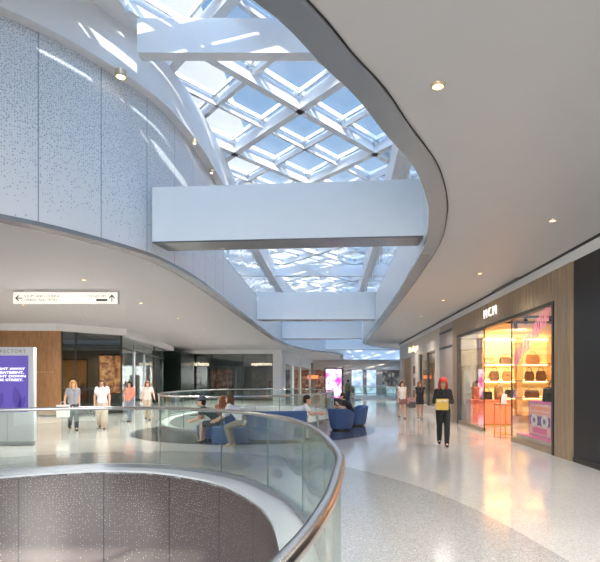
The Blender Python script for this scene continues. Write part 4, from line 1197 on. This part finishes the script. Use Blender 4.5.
person(-1.15, 13.87, FR, 'man in white tee and brown shorts leaning forward on the sofa', 'sit', 1.70, dkbrown, 0, top=(.80, .80, .82), bottom=(.22, .10, .08), blen=.85, lean=.34, z=-.03, nod=-.05,
       elbL=(.04, -.18, -.21), wriL=(-.06, -.2, .02), elbR=(.04, -.18, -.21), wriR=(-.06, -.2, .02))
person(.72, 17.8, FL_, 'dark-haired person in black tee leaning forward in the farther tub chair', 'sit', 1.68, (.05, .03, .02), 0, top=(.014, .014, .018), bottom=(.03, .03, .035), lean=.24, z=-.06, nod=-.06,
       elbL=(.02, -.06, -.25), wriL=(-.06, -.14, .14), elbR=(.02, -.08, -.24), wriR=(-.06, -.18, .04))
# shop assistant
person(5.42, 18.85, R(30), 'dark-haired person in coral top standing behind the coral counter', 'stand', 1.62, dkbrown, .0, top=(.62, .17, .13), sleeves=1.0, bottom=(.1, .03, .03), lean=.12, elbL=(.05, -.14, -.24), wriL=(-.02, -.2, -.06))

# ------------------------------------------------------------------ world and sun
wd = bpy.data.worlds.new('sky'); bpy.context.scene.world = wd; wd.use_nodes = True
N, L = wd.node_tree.nodes, wd.node_tree.links
bg = N['Background']
tc = N.new('ShaderNodeTexCoord'); sp = N.new('ShaderNodeSeparateXYZ'); L.new(tc.outputs['Generated'], sp.inputs[0])
cr = N.new('ShaderNodeValToRGB'); e = cr.color_ramp.elements
e[0].position = 0.0; e[0].color = (1.0, .97, .94, 1)
e[1].position = 1.0; e[1].color = (.14, .31, .62, 1)
for p, c_ in ((.12, (1.0, .98, .96)), (.40, (.44, .65, .95)), (.65, (.21, .45, .82))):
    x = e.new(p); x.color = (*c_, 1)
L.new(sp.outputs['Z'], cr.inputs[0])
nz = N.new('ShaderNodeTexNoise'); nz.inputs['Scale'].default_value = 2.6; nz.inputs['Detail'].default_value = 7
L.new(tc.outputs['Generated'], nz.inputs['Vector'])
c2 = N.new('ShaderNodeValToRGB'); c2.color_ramp.elements[0].position = .55; c2.color_ramp.elements[1].position = .85
L.new(nz.outputs['Fac'], c2.inputs[0])
mx = N.new('ShaderNodeMix'); mx.data_type = 'RGBA'; mx.inputs[7].default_value = (.95, .96, 1, 1)
L.new(c2.outputs[0], mx.inputs[0]); L.new(cr.outputs[0], mx.inputs[6]); L.new(mx.outputs[2], bg.inputs['Color'])
# the sun's half of the sky (unseen, behind the camera) is raised far above the blue to light the interior
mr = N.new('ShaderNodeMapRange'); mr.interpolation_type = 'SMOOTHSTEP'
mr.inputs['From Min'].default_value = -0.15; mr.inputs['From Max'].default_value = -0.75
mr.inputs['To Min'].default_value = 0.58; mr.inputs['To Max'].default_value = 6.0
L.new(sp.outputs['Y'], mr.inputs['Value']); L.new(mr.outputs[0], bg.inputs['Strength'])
sun = bpy.data.lights.new('sun', 'SUN'); sun.energy = 4.5; sun.angle = R(.6); sun.color = (1, .95, .86)
so = bpy.data.objects.new('sun', sun); C.objects.link(so)
so.rotation_euler = Vector((-.40, 1.0, -.31)).to_track_quat('-Z', 'Y').to_euler()

sc_ = bpy.context.scene
sc_.view_settings.view_transform = 'Standard'; sc_.view_settings.look = 'None'
sc_.view_settings.exposure = 0.58; sc_.view_settings.gamma = 1.0; sc_.view_settings.use_curve_mapping = False
sc_.cycles.max_bounces = 10; sc_.cycles.transparent_max_bounces = 24; sc_.cycles.diffuse_bounces = 5; sc_.cycles.glossy_bounces = 4
sc_.cycles.sample_clamp_indirect = 6.0
sc_.cycles.use_denoising = True
